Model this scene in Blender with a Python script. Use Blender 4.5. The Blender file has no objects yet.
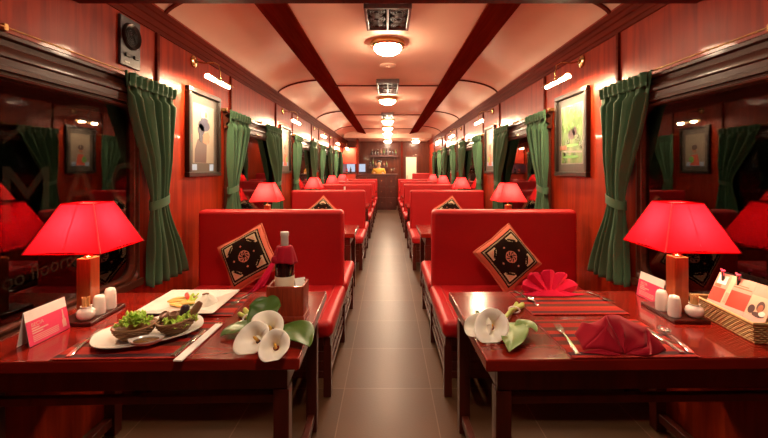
import bpy, bmesh, math, random
from mathutils import Vector, Matrix
random.seed(7)
PI = math.pi
sc = bpy.context.scene
COL = sc.collection
R = math.radians

# ------------------------------------------------------------------ materials
def new_mat(name):
    m = bpy.data.materials.new(name); m.use_nodes = True
    nt = m.node_tree
    b = nt.nodes['Principled BSDF']
    return m, nt, b

def pm(name, col, rough=.5, metal=0., coat=0., spec=.5, trans=0., emis=None, es=0., sheen=0., bump=None, sub=0.):
    m, nt, b = new_mat(name)
    b.inputs['Base Color'].default_value = (*col, 1)
    b.inputs['Roughness'].default_value = rough
    b.inputs['Metallic'].default_value = metal
    b.inputs['Coat Weight'].default_value = coat
    b.inputs['Coat Roughness'].default_value = .08
    b.inputs['Specular IOR Level'].default_value = spec
    b.inputs['Transmission Weight'].default_value = trans
    b.inputs['Sheen Weight'].default_value = sheen
    if sub:
        b.inputs['Subsurface Weight'].default_value = sub
        b.inputs['Subsurface Radius'].default_value = (.01, .01, .006)
    if emis:
        b.inputs['Emission Color'].default_value = (*emis, 1)
        b.inputs['Emission Strength'].default_value = es
    tc = nt.nodes.new('ShaderNodeTexCoord')
    n = nt.nodes.new('ShaderNodeTexNoise'); n.inputs['Scale'].default_value = bump[0] if bump else 30
    n.inputs['Detail'].default_value = 3
    nt.links.new(tc.outputs['Object'], n.inputs['Vector'])
    if bump:
        bp = nt.nodes.new('ShaderNodeBump'); bp.inputs['Strength'].default_value = bump[1]; bp.inputs['Distance'].default_value = bump[2]
        nt.links.new(n.outputs['Fac'], bp.inputs['Height'])
        nt.links.new(bp.outputs['Normal'], b.inputs['Normal'])
    # slight natural colour variation
    mx = nt.nodes.new('ShaderNodeMix'); mx.data_type = 'RGBA'
    mx.inputs[6].default_value = (*[c*.88 for c in col], 1); mx.inputs[7].default_value = (*[min(1, c*1.08) for c in col], 1)
    nt.links.new(n.outputs['Fac'], mx.inputs[0]); nt.links.new(mx.outputs[2], b.inputs['Base Color'])
    return m

def wood(name, dark, light, rough=.2, coat=.4, scale=(9, 9, .7), bump=.06, dist=.9, spec=.5):
    m, nt, b = new_mat(name)
    tc = nt.nodes.new('ShaderNodeTexCoord'); mp = nt.nodes.new('ShaderNodeMapping')
    mp.inputs['Scale'].default_value = scale
    n = nt.nodes.new('ShaderNodeTexNoise'); n.inputs['Scale'].default_value = 3.; n.inputs['Detail'].default_value = 6; n.inputs['Distortion'].default_value = dist
    r = nt.nodes.new('ShaderNodeValToRGB')
    r.color_ramp.elements[0].position = .3; r.color_ramp.elements[0].color = (*dark, 1)
    r.color_ramp.elements[1].position = .72; r.color_ramp.elements[1].color = (*light, 1)
    nt.links.new(tc.outputs['Object'], mp.inputs['Vector']); nt.links.new(mp.outputs['Vector'], n.inputs['Vector'])
    nt.links.new(n.outputs['Fac'], r.inputs['Fac']); nt.links.new(r.outputs['Color'], b.inputs['Base Color'])
    n2 = nt.nodes.new('ShaderNodeTexNoise'); n2.inputs['Scale'].default_value = 7; n2.inputs['Detail'].default_value = 2
    nt.links.new(tc.outputs['Object'], n2.inputs['Vector'])
    bp = nt.nodes.new('ShaderNodeBump'); bp.inputs['Strength'].default_value = bump; bp.inputs['Distance'].default_value = .02
    nt.links.new(n2.outputs['Fac'], bp.inputs['Height'])
    nt.links.new(bp.outputs['Normal'], b.inputs['Normal'])
    b.inputs['Roughness'].default_value = rough
    b.inputs['Coat Weight'].default_value = coat; b.inputs['Coat Roughness'].default_value = .06
    b.inputs['Specular IOR Level'].default_value = spec
    return m

def emit(name, col, s):
    m = bpy.data.materials.new(name); m.use_nodes = True; nt = m.node_tree
    nt.nodes.remove(nt.nodes['Principled BSDF'])
    e = nt.nodes.new('ShaderNodeEmission'); e.inputs['Color'].default_value = (*col, 1); e.inputs['Strength'].default_value = s
    nt.links.new(e.outputs[0], nt.nodes['Material Output'].inputs['Surface'])
    return m

M = {}
M['wall'] = wood('mahogany_panel', (.17, .010, .0025), (.33, .028, .0055), rough=.38, coat=.07, spec=.12, scale=(7, 7, .5))
M['table'] = wood('red_lacquer_wood', (.15, .007, .004), (.24, .013, .006), rough=.18, coat=.5, spec=.35, scale=(1, 6, 6), bump=.03)
M['dark'] = wood('dark_mahogany', (.045, .006, .003), (.085, .010, .005), rough=.3, coat=.2)
M['frame'] = wood('window_frame_wood', (.036, .009, .005), (.066, .017, .009), rough=.34, coat=.10, spec=.14, scale=(9, .6, 9))
M['cornice'] = wood('cornice_wood', (.075, .008, .004), (.13, .015, .007), rough=.5, coat=.0, spec=.02, scale=(9, .5, 9))
M['endwall'] = wood('dark_end_panel', (.06, .010, .004), (.11, .020, .007), rough=.35, coat=.1, spec=.2, scale=(7, 7, .5))
M['beam'] = wood('ceiling_board_wood', (.11, .016, .008), (.16, .026, .013), rough=.6, coat=.0, spec=.0, scale=(9, .5, 9))
M['old_brass'] = pm('old_brass', (.42, .22, .08), .38, 1)
M['matt_black'] = pm('matt_black_plate', (.02, .014, .011), .85, spec=.1)  # even matt black for the vent backing
M['picframe'] = wood('black_brown_frame', (.008, .005, .004), (.018, .010, .007), rough=.3, coat=.15, spec=.3)
M['lampwood'] = wood('lamp_post_wood', (.30, .06, .018), (.48, .12, .035), rough=.3, coat=.4, scale=(20, 20, 2))
M['boxwood'] = wood('wine_box_wood', (.17, .018, .007), (.34, .045, .016), rough=.4, coat=.15, spec=.25, scale=(14, 14, 1.5), dist=2)
M['leather'] = pm('red_leather', (.42, .007, .010), .42, bump=(70, .05, .003), spec=.4)
M['piping'] = pm('dark_red_piping', (.3, .01, .008), .45)
M['ceiling'] = pm('cream_ceiling_board', (.72, .44, .325), .42, spec=.35, bump=(3, .12, .02))
M['curtain'] = pm('green_curtain_cloth', (.043, .105, .050), .9, sheen=.05, bump=(300, .15, .002))
M['brass'] = pm('brass', (.72, .5, .22), .25, 1)
M['iron'] = pm('black_metal', (.03, .024, .022), .35, .6)
M['grey'] = pm('grey_blue_panel', (.035, .027, .032), .45, .2)
M['chrome'] = pm('polished_steel', (.78, .76, .73), .16, 1)
M['foil'] = pm('silver_foil', (.72, .67, .62), .45, .25)
M['china'] = pm('white_china', (.84, .81, .75), .16, coat=.6)
M['paper'] = pm('white_paper', (.82, .79, .75), .7)
M['pink'] = pm('pink_print', (.80, .045, .14), .6)
M['pale_pink'] = pm('pale_pink_print', (.80, .42, .38), .6)
M['card_pink'] = pm('dusty_pink_print', (.62, .26, .20), .6)
M['bulb'] = emit('bulb_glow', (1, .72, .43), 1250)
M['dome'] = emit('ceiling_dome_glow', (1, .74, .50), 150)
M['dome_soft'] = emit('dimmed_dome_glow', (1, .76, .54), 115)
M['lampbulb'] = emit('lamp_bulb_glow', (1, .66, .40), 330)
M['cream_cloth'] = pm('cream_thread', (.55, .42, .26), .85)
M['black_cloth'] = pm('black_embroidered_cloth', (.016, .007, .005), .9, spec=.05)
M['orange_cloth'] = pm('orange_cloth', (.52, .105, .055), .85, bump=(250, .2, .002))
M['pink_cloth'] = pm('salmon_thread', (.6, .19, .13), .85)
M['crimson'] = pm('crimson_napkin_cloth', (.32, .002, .015), .8, sheen=.04, spec=.2, bump=(350, .15, .001))
M['bright_crimson'] = pm('bright_crimson_napkin_cloth', (.66, .006, .050), .8, sheen=.04, spec=.2, bump=(350, .15, .001))
M['wicker'] = pm('tan_wicker', (.50, .32, .13), .6, bump=(200, .3, .002))
M['dark_wicker'] = pm('brown_wicker', (.26, .13, .05), .6, bump=(200, .3, .002))
M['lettuce'] = pm('lettuce_green', (.42, .64, .07), .5, bump=(60, .4, .004))
M['leaf'] = pm('lily_leaf_green', (.055, .125, .020), .38, bump=(30, .3, .004))
M['leaf_pale'] = pm('pale_leaf_green', (.15, .25, .06), .4, bump=(30, .3, .004))
M['stem'] = pm('stem_green', (.40, .52, .10), .4)
M['petal'] = pm('white_lily_petal', (.88, .85, .75), .5, sub=.15)
M['spadix'] = pm('yellow_spadix', (.75, .45, .06), .6)
M['rice'] = pm('boiled_rice', (.82, .78, .68), .6, bump=(180, .8, .006))
M['brownfood'] = pm('brown_grilled_food', (.22, .10, .05), .5, bump=(60, .5, .005))
M['purple'] = pm('dark_aubergine', (.035, .018, .03), .35)
M['yellowfood'] = pm('yellow_slices', (.75, .45, .10), .5, bump=(60, .4, .004))
M['redfood'] = pm('red_pepper', (.65, .04, .02), .35)
M['sauce'] = pm('brown_sauce', (.24, .12, .04), .15, bump=(120, .6, .003))
M['bottle'] = pm('dark_wine_glass', (.012, .008, .007), .06, coat=1)
M['label'] = pm('cream_label', (.74, .66, .50), .6)
M['toothpick'] = pm('toothpick_wood', (.70, .42, .16), .7)
M['skin'] = pm('skin', (.60, .34, .22), .5)
M['hair'] = pm('dark_hair', (.012, .008, .006), .5)
M['yellow_shirt'] = pm('yellow_shirt_cloth', (.50, .24, .02), .8)
M['trousers'] = pm('black_trousers_cloth', (.015, .013, .014), .8)
M['door'] = pm('cream_door_paint', (.72, .62, .46), .45)
M['red_panel'] = pm('red_painted_board', (.50, .035, .015), .4)
M['kitchen'] = emit('kitchen_window_light', (.72, .80, 1), .6)
M['ghost'] = None

# shade: thin cloth that lets the bulb through
def shade_mat(nm, c0, c1):
    m = bpy.data.materials.new(nm); m.use_nodes = True; nt = m.node_tree
    b = nt.nodes['Principled BSDF']; out = nt.nodes['Material Output']
    tc = nt.nodes.new('ShaderNodeTexCoord')
    n = nt.nodes.new('ShaderNodeTexNoise'); n.inputs['Scale'].default_value = 60
    nt.links.new(tc.outputs['Object'], n.inputs['Vector'])
    rp = nt.nodes.new('ShaderNodeValToRGB')
    rp.color_ramp.elements[0].color = (*c0, 1); rp.color_ramp.elements[1].color = (*c1, 1)
    nt.links.new(n.outputs['Fac'], rp.inputs['Fac'])
    d = nt.nodes.new('ShaderNodeBsdfDiffuse'); t = nt.nodes.new('ShaderNodeBsdfTranslucent')
    nt.links.new(rp.outputs['Color'], d.inputs['Color']); nt.links.new(rp.outputs['Color'], t.inputs['Color'])
    mx = nt.nodes.new('ShaderNodeMixShader'); mx.inputs[0].default_value = .62
    nt.links.new(d.outputs[0], mx.inputs[1]); nt.links.new(t.outputs[0], mx.inputs[2])
    nt.links.new(mx.outputs[0], out.inputs['Surface'])
    nt.nodes.remove(b)
    return m
M['shade'] = shade_mat('red_lampshade_cloth', (.54, .004, .010), (.62, .006, .014))
M['shade_hazed'] = shade_mat('haze_paled_lampshade_cloth', (.58, .017, .022), (.66, .024, .029))  # far lamps: haze and strong exposure put into a paler cloth colour
def glow_sheet_mat():
    m = bpy.data.materials.new('white_glow_sheet_cloth'); m.use_nodes = True; nt = m.node_tree
    nt.nodes.remove(nt.nodes['Principled BSDF'])
    d = nt.nodes.new('ShaderNodeBsdfDiffuse'); t = nt.nodes.new('ShaderNodeBsdfTranslucent')
    d.inputs['Color'].default_value = (.8, .72, .66, 1); t.inputs['Color'].default_value = (.5, .40, .36, 1)
    mx = nt.nodes.new('ShaderNodeMixShader'); mx.inputs[0].default_value = .5
    nt.links.new(d.outputs[0], mx.inputs[1]); nt.links.new(t.outputs[0], mx.inputs[2])
    nt.links.new(mx.outputs[0], nt.nodes['Material Output'].inputs['Surface'])
    return m
M['glow_sheet'] = glow_sheet_mat()

def pane_mat():
    m = bpy.data.materials.new('window_glass'); m.use_nodes = True; nt = m.node_tree
    nt.nodes.remove(nt.nodes['Principled BSDF']); out = nt.nodes['Material Output']
    tr = nt.nodes.new('ShaderNodeBsdfTransparent'); tr.inputs['Color'].default_value = (.55, .55, .55, 1)
    gl = nt.nodes.new('ShaderNodeBsdfGlossy'); gl.inputs['Roughness'].default_value = .015
    gl.inputs['Color'].default_value = (.95, .93, .9, 1)
    fr = nt.nodes.new('ShaderNodeFresnel'); fr.inputs['IOR'].default_value = 1.85
    mx = nt.nodes.new('ShaderNodeMixShader')
    nt.links.new(fr.outputs[0], mx.inputs[0]); nt.links.new(tr.outputs[0], mx.inputs[1]); nt.links.new(gl.outputs[0], mx.inputs[2])
    nt.links.new(mx.outputs[0], out.inputs['Surface'])
    return m
M['pane'] = pane_mat()

def ghost_mat(fac):
    m = bpy.data.materials.new('faded_window_lettering'); m.use_nodes = True; nt = m.node_tree
    nt.nodes.remove(nt.nodes['Principled BSDF']); out = nt.nodes['Material Output']
    tr = nt.nodes.new('ShaderNodeBsdfTransparent'); d = nt.nodes.new('ShaderNodeBsdfDiffuse')
    d.inputs['Color'].default_value = (.6, .42, .3, 1)
    mx = nt.nodes.new('ShaderNodeMixShader'); mx.inputs[0].default_value = fac
    nt.links.new(tr.outputs[0], mx.inputs[1]); nt.links.new(d.outputs[0], mx.inputs[2])
    nt.links.new(mx.outputs[0], out.inputs['Surface'])
    return m
M['ghost'] = ghost_mat(.012); M['ghost_small'] = ghost_mat(.005)

def floor_mat():
    m, nt, b = new_mat('floor_tiles')
    tc = nt.nodes.new('ShaderNodeTexCoord'); mp = nt.nodes.new('ShaderNodeMapping')
    mp.inputs['Location'].default_value = (.25, -.24 + 5, 0)
    br = nt.nodes.new('ShaderNodeTexBrick'); br.offset = 0; br.squash = 1
    br.inputs['Scale'].default_value = 1; br.inputs['Brick Width'].default_value = .5; br.inputs['Row Height'].default_value = .5
    br.inputs['Mortar Size'].default_value = .0028; br.inputs['Mortar Smooth'].default_value = .2
    b.inputs['Specular IOR Level'].default_value = .3
    br.inputs['Color1'].default_value = (.078, .036, .019, 1); br.inputs['Color2'].default_value = (.104, .049, .026, 1)
    br.inputs['Mortar'].default_value = (.18, .105, .07, 1)
    n = nt.nodes.new('ShaderNodeTexNoise'); n.inputs['Scale'].default_value = 90; n.inputs['Detail'].default_value = 4
    nt.links.new(tc.outputs['Object'], mp.inputs['Vector']); nt.links.new(mp.outputs['Vector'], br.inputs['Vector'])
    nt.links.new(tc.outputs['Object'], n.inputs['Vector'])
    mx = nt.nodes.new('ShaderNodeMix'); mx.data_type = 'RGBA'; mx.blend_type = 'MULTIPLY'; mx.inputs[0].default_value = .5
    nt.links.new(br.outputs['Color'], mx.inputs[6]); nt.links.new(n.outputs['Color'], mx.inputs[7])
    nt.links.new(br.outputs['Color'], b.inputs['Base Color'])
    rr = nt.nodes.new('ShaderNodeMapRange'); rr.inputs[3].default_value = .22; rr.inputs[4].default_value = .46
    nt.links.new(n.outputs['Fac'], rr.inputs[0]); nt.links.new(rr.outputs[0], b.inputs['Roughness'])
    bp = nt.nodes.new('ShaderNodeBump'); bp.inputs['Strength'].default_value = .12; bp.inputs['Distance'].default_value = .004
    nt.links.new(n.outputs['Fac'], bp.inputs['Height']); nt.links.new(bp.outputs['Normal'], b.inputs['Normal'])
    return m
M['floor'] = floor_mat()

def mat_stripes():
    m, nt, b = new_mat('striped_woven_mat')
    tc = nt.nodes.new('ShaderNodeTexCoord'); sp = nt.nodes.new('ShaderNodeSeparateXYZ')
    nt.links.new(tc.outputs['Object'], sp.inputs[0])
    mr = nt.nodes.new('ShaderNodeMapRange'); mr.inputs[1].default_value = -.16; mr.inputs[2].default_value = .16
    nt.links.new(sp.outputs['Y'], mr.inputs[0])
    r = nt.nodes.new('ShaderNodeValToRGB'); r.color_ramp.interpolation = 'CONSTANT'
    red = (.36, .020, .012, 1); red2 = (.44, .035, .018, 1); dk = (.13, .035, .022, 1); bl = (.075, .025, .03, 1)
    st = [(0, red), (.06, bl), (.13, red), (.22, red2), (.30, dk), (.40, red), (.49, bl), (.57, red2), (.66, dk), (.76, red), (.88, dk), (.94, red)]
    el = r.color_ramp.elements
    el[0].position = 0; el[0].color = red; el[1].position = .06; el[1].color = bl
    for p, c in st[2:]:
        e = el.new(p); e.color = c
    nt.links.new(mr.outputs[0], r.inputs['Fac'])
    mp = nt.nodes.new('ShaderNodeMapping'); mp.inputs['Scale'].default_value = (60, 500, 1)
    n = nt.nodes.new('ShaderNodeTexNoise'); n.inputs['Scale'].default_value = 3
    nt.links.new(tc.outputs['Object'], mp.inputs[0]); nt.links.new(mp.outputs[0], n.inputs['Vector'])
    mx = nt.nodes.new('ShaderNodeMix'); mx.data_type = 'RGBA'; mx.blend_type = 'MULTIPLY'; mx.inputs[0].default_value = .7
    r2 = nt.nodes.new('ShaderNodeValToRGB'); r2.color_ramp.elements[0].position = .35; r2.color_ramp.elements[0].color = (.3, .3, .3, 1); r2.color_ramp.elements[1].position = .6; r2.color_ramp.elements[1].color = (1.25, 1.2, 1.2, 1)
    nt.links.new(n.outputs['Fac'], r2.inputs['Fac'])
    nt.links.new(r.outputs['Color'], mx.inputs[6]); nt.links.new(r2.outputs['Color'], mx.inputs[7])
    nt.links.new(mx.outputs[2], b.inputs['Base Color'])
    bp = nt.nodes.new('ShaderNodeBump'); bp.inputs['Strength'].default_value = .5; bp.inputs['Distance'].default_value = .002
    nt.links.new(n.outputs['Fac'], bp.inputs['Height']); nt.links.new(bp.outputs['Normal'], b.inputs['Normal'])
    b.inputs['Roughness'].default_value = .85; b.inputs['Specular IOR Level'].default_value = .15
    return m
M['mat'] = mat_stripes()

def garden_mat():
    m, nt, b = new_mat('garden_painting_print')
    tc = nt.nodes.new('ShaderNodeTexCoord'); mp = nt.nodes.new('ShaderNodeMapping'); mp.inputs['Scale'].default_value = (1, 1.2, .6)
    n = nt.nodes.new('ShaderNodeTexNoise'); n.inputs['Scale'].default_value = 11; n.inputs['Detail'].default_value = 5
    r = nt.nodes.new('ShaderNodeValToRGB'); el = r.color_ramp.elements
    el[0].position = .32; el[0].color = (.03, .03, .018, 1); el[1].position = .7; el[1].color = (.24, .23, .13, 1)
    e = el.new(.45); e.color = (.06, .13, .02, 1)
    e = el.new(.55); e.color = (.11, .19, .055, 1)
    nt.links.new(tc.outputs['Object'], mp.inputs[0]); nt.links.new(mp.outputs[0], n.inputs['Vector'])
    nt.links.new(n.outputs['Fac'], r.inputs['Fac']); nt.links.new(r.outputs['Color'], b.inputs['Base Color'])
    b.inputs['Roughness'].default_value = .25
    return m
M['garden'] = garden_mat()
M['print_beige'] = pm('beige_print', (.23, .185, .14), .35)
M['print_navy'] = pm('navy_print', (.018, .018, .05), .3)
M['print_brown'] = pm('brown_print', (.055, .025, .026), .3)
M['print_skin'] = pm('ochre_print', (.30, .10, .045), .3)
M['print_red'] = pm('red_print', (.5, .06, .03), .3)
M['print_blue'] = pm('pale_blue_print', (.25, .38, .6), .3)
M['print_green'] = pm('green_print', (.12, .35, .06), .3)
M['mount'] = pm('grey_mount_card', (.055, .043, .034), .35)
M['white_mount'] = pm('white_mount_card', (.25, .22, .18), .35)
M['sky_print'] = pm('photo_print', (.55, .40, .28), .4)

# ------------------------------------------------------------------ mesh builder
class MB:
    def __init__(s): s.v = []; s.f = []; s.m = []; s.cur = 0
    def add(s, vs, fs, mi=None):
        o = len(s.v); s.v += [tuple(v) for v in vs]
        for f in fs: s.f.append(tuple(i + o for i in f)); s.m.append(s.cur if mi is None else mi)
        return s
    def box(s, x0, x1, y0, y1, z0, z1, mi=None, T=None):
        vs = [(x0,y0,z0),(x1,y0,z0),(x1,y1,z0),(x0,y1,z0),(x0,y0,z1),(x1,y0,z1),(x1,y1,z1),(x0,y1,z1)]
        if T is not None: vs = [T @ Vector(v) for v in vs]
        return s.add(vs, [(0,3,2,1),(4,5,6,7),(0,1,5,4),(1,2,6,5),(2,3,7,6),(3,0,4,7)], mi)
    def loft(s, rings, closed=True, cap=(True, True), mi=None):
        n = len(rings[0]); vs = [v for r in rings for v in r]; fs = []
        for i in range(len(rings)-1):
            for j in range(n if closed else n-1):
                a = i*n+j; b = i*n+(j+1) % n
                fs.append((a, b, b+n, a+n))
        if closed and cap[0]: fs.append(tuple(range(n-1, -1, -1)))
        if closed and cap[1]: fs.append(tuple(range((len(rings)-1)*n, len(rings)*n)))
        return s.add(vs, fs, mi)
    def lathe(s, prof, c=(0,0,0), n=28, cap=(True, True), sx=1, sy=1, mi=None):
        rings = [[(c[0]+r*sx*math.cos(2*PI*k/n), c[1]+r*sy*math.sin(2*PI*k/n), c[2]+z) for k in range(n)] for r, z in prof]
        return s.loft(rings, True, cap, mi)
    def tube(s, pts, r, n=8, closed=False, mi=None):
        pts = [Vector(p) for p in pts]; N = len(pts); rings = []
        rr = r if isinstance(r, (list, tuple)) else [r]*N
        up = Vector((0,0,1)); prev = None
        for i, p in enumerate(pts):
            if closed: t = pts[(i+1) % N] - pts[i-1]
            else: t = pts[min(i+1, N-1)] - pts[max(i-1, 0)]
            if t.length < 1e-9: t = Vector((0,0,1))
            t.normalize()
            if prev is None:
                a = up if abs(t.z) < .9 else Vector((1,0,0))
                u = t.cross(a).normalized()
            else:
                u = (prev - t*prev.dot(t)).normalized()
            prev = u; w = t.cross(u)
            rings.append([tuple(p + (u*math.cos(2*PI*k/n) + w*math.sin(2*PI*k/n))*rr[i]) for k in range(n)])
        if closed:
            rings.append(rings[0]); return s.loft(rings, True, (False, False), mi)
        return s.loft(rings, True, (True, True), mi)
    def grid(s, fn, nu, nv, mi=None, mfn=None):
        vs = [fn(i/nu, j/nv) for j in range(nv+1) for i in range(nu+1)]; o = len(s.v)
        s.v += [tuple(v) for v in vs]
        for j in range(nv):
            for i in range(nu):
                a = o + j*(nu+1)+i
                s.f.append((a, a+1, a+nu+2, a+nu+1))
                s.m.append(mfn((i+.5)/nu, (j+.5)/nv) if mfn else (s.cur if mi is None else mi))
        return s
    def poly(s, pts, thick_vec, mi=None):
        t = Vector(thick_vec); n = len(pts)
        a = [tuple(p) for p in pts]; b = [tuple(Vector(p)+t) for p in pts]
        return s.loft([a, b], True, (True, True), mi)
    def sphere(s, c, r, n=16, m=10, sc_=(1,1,1), mi=None):
        rings = []
        for i in range(1, m):
            ph = PI*i/m
            rings.append([(c[0]+r*sc_[0]*math.sin(ph)*math.cos(2*PI*k/n), c[1]+r*sc_[1]*math.sin(ph)*math.sin(2*PI*k/n), c[2]-r*sc_[2]*math.cos(ph)) for k in range(n)])
        return s.loft(rings, True, (True, True), mi)
    def xform(s, T): s.v = [tuple(T @ Vector(v)) for v in s.v]; return s
    def build(s, name, mats, parent=None, smooth=None, bevel=None, seg=2, solid=None, sub=0, loc=None, recalc=True):
        me = bpy.data.meshes.new(name); me.from_pydata(s.v, [], s.f)
        if not isinstance(mats, (list, tuple)): mats = [mats]
        for m in mats: me.materials.append(M[m] if isinstance(m, str) else m)
        for p, mi in zip(me.polygons, s.m): p.material_index = min(mi, len(mats)-1)
        if recalc:
            bm = bmesh.new(); bm.from_mesh(me); bmesh.ops.recalc_face_normals(bm, faces=bm.faces); bm.to_mesh(me); bm.free()
        if smooth is not None:
            for p in me.polygons: p.use_smooth = True
            if smooth < 179: me.set_sharp_from_angle(angle=R(smooth))
        o = bpy.data.objects.new(name, me); COL.objects.link(o)
        if parent is not None: o.parent = parent
        if loc is not None: o.location = loc
        if solid:
            md = o.modifiers.new('solid', 'SOLIDIFY'); md.thickness = solid; md.offset = 0
        if bevel:
            md = o.modifiers.new('bevel', 'BEVEL'); md.width = bevel; md.segments = seg; md.limit_method = 'ANGLE'; md.angle_limit = R(40)
            for p in me.polygons: p.use_smooth = True
            md.harden_normals = True
        if sub:
            md = o.modifiers.new('sub', 'SUBSURF'); md.levels = sub; md.render_levels = sub
        return o

def tag(o, label, cat, group=None, kind=None):
    o['label'] = label; o['category'] = cat
    if group: o['group'] = group
    if kind: o['kind'] = kind
    return o
def thing(name, label, cat, loc=(0,0,0), rz=0, group=None):
    o = bpy.data.objects.new(name, None); COL.objects.link(o)
    o.empty_display_size = .1; o.location = loc; o.rotation_euler = (0, 0, rz)
    return tag(o, label, cat, group)
def struct(o): o['kind'] = 'structure'; return o
def dup(root, loc=None, rz=None, label=None, group=None):
    def cp(o, par):
        c = o.copy(); COL.objects.link(c); c.parent = par
        for ch in list(o.children): cp(ch, c)
        return c
    r = cp(root, None)
    if loc is not None: r.location = loc
    if rz is not None: r.rotation_euler = (0, 0, rz)
    if label: r['label'] = label
    if group: r['group'] = group
    return r
def text_mesh(body, size, mat, name, parent=None, extrude=.0004, mw=None, align='LEFT'):
    cu = bpy.data.curves.new('txt', 'FONT'); cu.body = body; cu.size = size; cu.extrude = extrude; cu.align_x = align
    ob = bpy.data.objects.new('txt', cu); COL.objects.link(ob)
    dg = bpy.context.evaluated_depsgraph_get(); dg.update()
    me = bpy.data.meshes.new_from_object(ob.evaluated_get(dg)); me.name = name
    bpy.data.objects.remove(ob)
    me.materials.clear(); me.materials.append(M[mat])
    if mw is not None: me.transform(mw)
    o = bpy.data.objects.new(name, me); COL.objects.link(o)
    if parent is not None: o.parent = parent
    return o

def point(name, loc, w, col, rad=.04, parent=None):
    l = bpy.data.lights.new(name, 'POINT'); l.energy = w; l.color = col; l.shadow_soft_size = rad
    o = bpy.data.objects.new(name, l); COL.objects.link(o); o.location = loc
    if parent is not None: o.parent = parent
    return o
WARM = (1, .72, .46)
SIDE = {-1: 'left', 1: 'right'}
ORD = ['first', 'second', 'third', 'fourth', 'fifth']

# ------------------------------------------------------------------ room shell
W = 1.45; Y0 = -1.2; Y1 = 13.5; ZC = 2.385
struct(MB().box(-1.55, 1.55, Y0-.1, Y1+.1, -.08, 0).build('floor', 'floor'))
WIN = [(.30, 2.20), (3.42, 4.90), (5.86, 7.28), (8.12, 9.55), (10.28, 11.75)]
for s in (-1, 1):
    mb = MB(); x0, x1 = sorted((s*W, s*(W+.08)))
    mb.box(x0, x1, Y0, Y1, 0, .63); mb.box(x0, x1, Y0, Y1, 1.70, 2.42)
    ys = [Y0] + [y for w in WIN for y in w] + [Y1]
    for k in range(0, len(ys), 2): mb.box(x0, x1, ys[k], ys[k+1], .63, 1.70)
    struct(mb.build('wall_'+SIDE[s], 'wall'))
struct(MB().box(-1.53, 1.53, Y1, Y1+.08, 0, 2.6).build('wall_end', 'endwall'))
struct(MB().box(-1.53, 1.53, Y0-.08, Y0, 0, 2.6).build('wall_rear', 'wall'))
# ceiling: flat middle, then two coves
def cove(t):  # 0 at the beam, 1 at the cornice
    a = t*PI/2
    return (.80 + .68*math.sin(a), 2.22 + .245*math.cos(a)**.9)
prof = [(-.80, ZC), (.80, ZC)]
cv = [cove(i/16) for i in range(17)]
mb = MB()
mb.box(-.70, .70, Y0-.1, Y1+.1, ZC, ZC+.04); mb.box(-1.0, 1.0, Y0-.1, Y1+.1, 2.52, 2.56)  # upper slab is added, unseen, to seal out light above the boards
for s in (-1, 1):
    a = [(s*x, z) for x, z in cv]; b = [(s*(x+.02), z+.03) for x, z in cv]
    pr = a + b[::-1]
    mb.loft([[(x, Y0-.1, z) for x, z in pr], [(x, Y1+.1, z) for x, z in pr]])

struct(mb.build('ceiling', 'ceiling', smooth=40))
n = 1
for s in (-1, 1):     # long dark boards beside the flat middle
    pr = [(.67, ZC-.014), (.935, 2.432), (.935, 2.47), (.67, ZC+.02)]
    mb = MB(); mb.loft([[(s*x, Y0, z) for x, z in pr], [(s*x, 11.99, z) for x, z in pr]])
    struct(mb.build('trim_%d' % n, 'beam')); n += 1
    # cornice
    pr = [(1.45, 2.125), (1.441, 2.125), (1.439, 2.15), (1.433, 2.155), (1.431, 2.19), (1.424, 2.196), (1.422, 2.225), (1.414, 2.232), (1.412, 2.262), (1.47, 2.266)]
    mb = MB(); mb.loft([[(s*x, Y0, z) for x, z in pr], [(s*x, Y1, z) for x, z in pr]])
    struct(mb.build('trim_%d' % n, 'cornice')); n += 1
for y in (-.1, 2.52, 5.11, 7.84, 10.5):
    mb = MB()
    mb.box(-.69, .69, y-.012, y+.012, ZC-.014, ZC+.01)
    for s in (-1, 1):
        pts = [(x, z) for x, z in cv if x > .92]
        a = [(s*x, z-.016) for x, z in pts]; b = [(s*x, z+.012) for x, z in pts]
        mb.loft([[(x, y-.014, z) for x, z in a+b[::-1]], [(x, y+.014, z) for x, z in a+b[::-1]]])
    struct(mb.build('trim_%d' % n, 'cornice')); n += 1
# tie beam above the near window, cutting the top of the view
struct(MB().box(-1.44, 1.44, 1.75, 1.80, 2.042, 2.10).build('trim_%d' % n, 'cornice', bevel=.005)); n += 1
# soffit over the bar
struct(MB().box(-1.36, 1.36, 12.0, 13.5, 2.25, 2.30).build('ceiling_bar', 'ceiling')); n += 1
struct(MB().box(-1.36, 1.36, 11.97, 12.0, 2.25, 2.46).build('trim_%d' % n, 'ceiling')); n += 1
# upright battens either side of the piers
for s in (-1, 1):
    for y in (2.42, 3.55, 4.98, 5.84, 7.30, 8.08, 9.58, 10.22, 11.9):
        xa, xb = sorted((s*1.435, s*1.451))
        struct(MB().box(xa, xb, y-.014, y+.014, 1.70, 2.125).build('trim_%d' % n, 'cornice', bevel=.004)); n += 1

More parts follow.
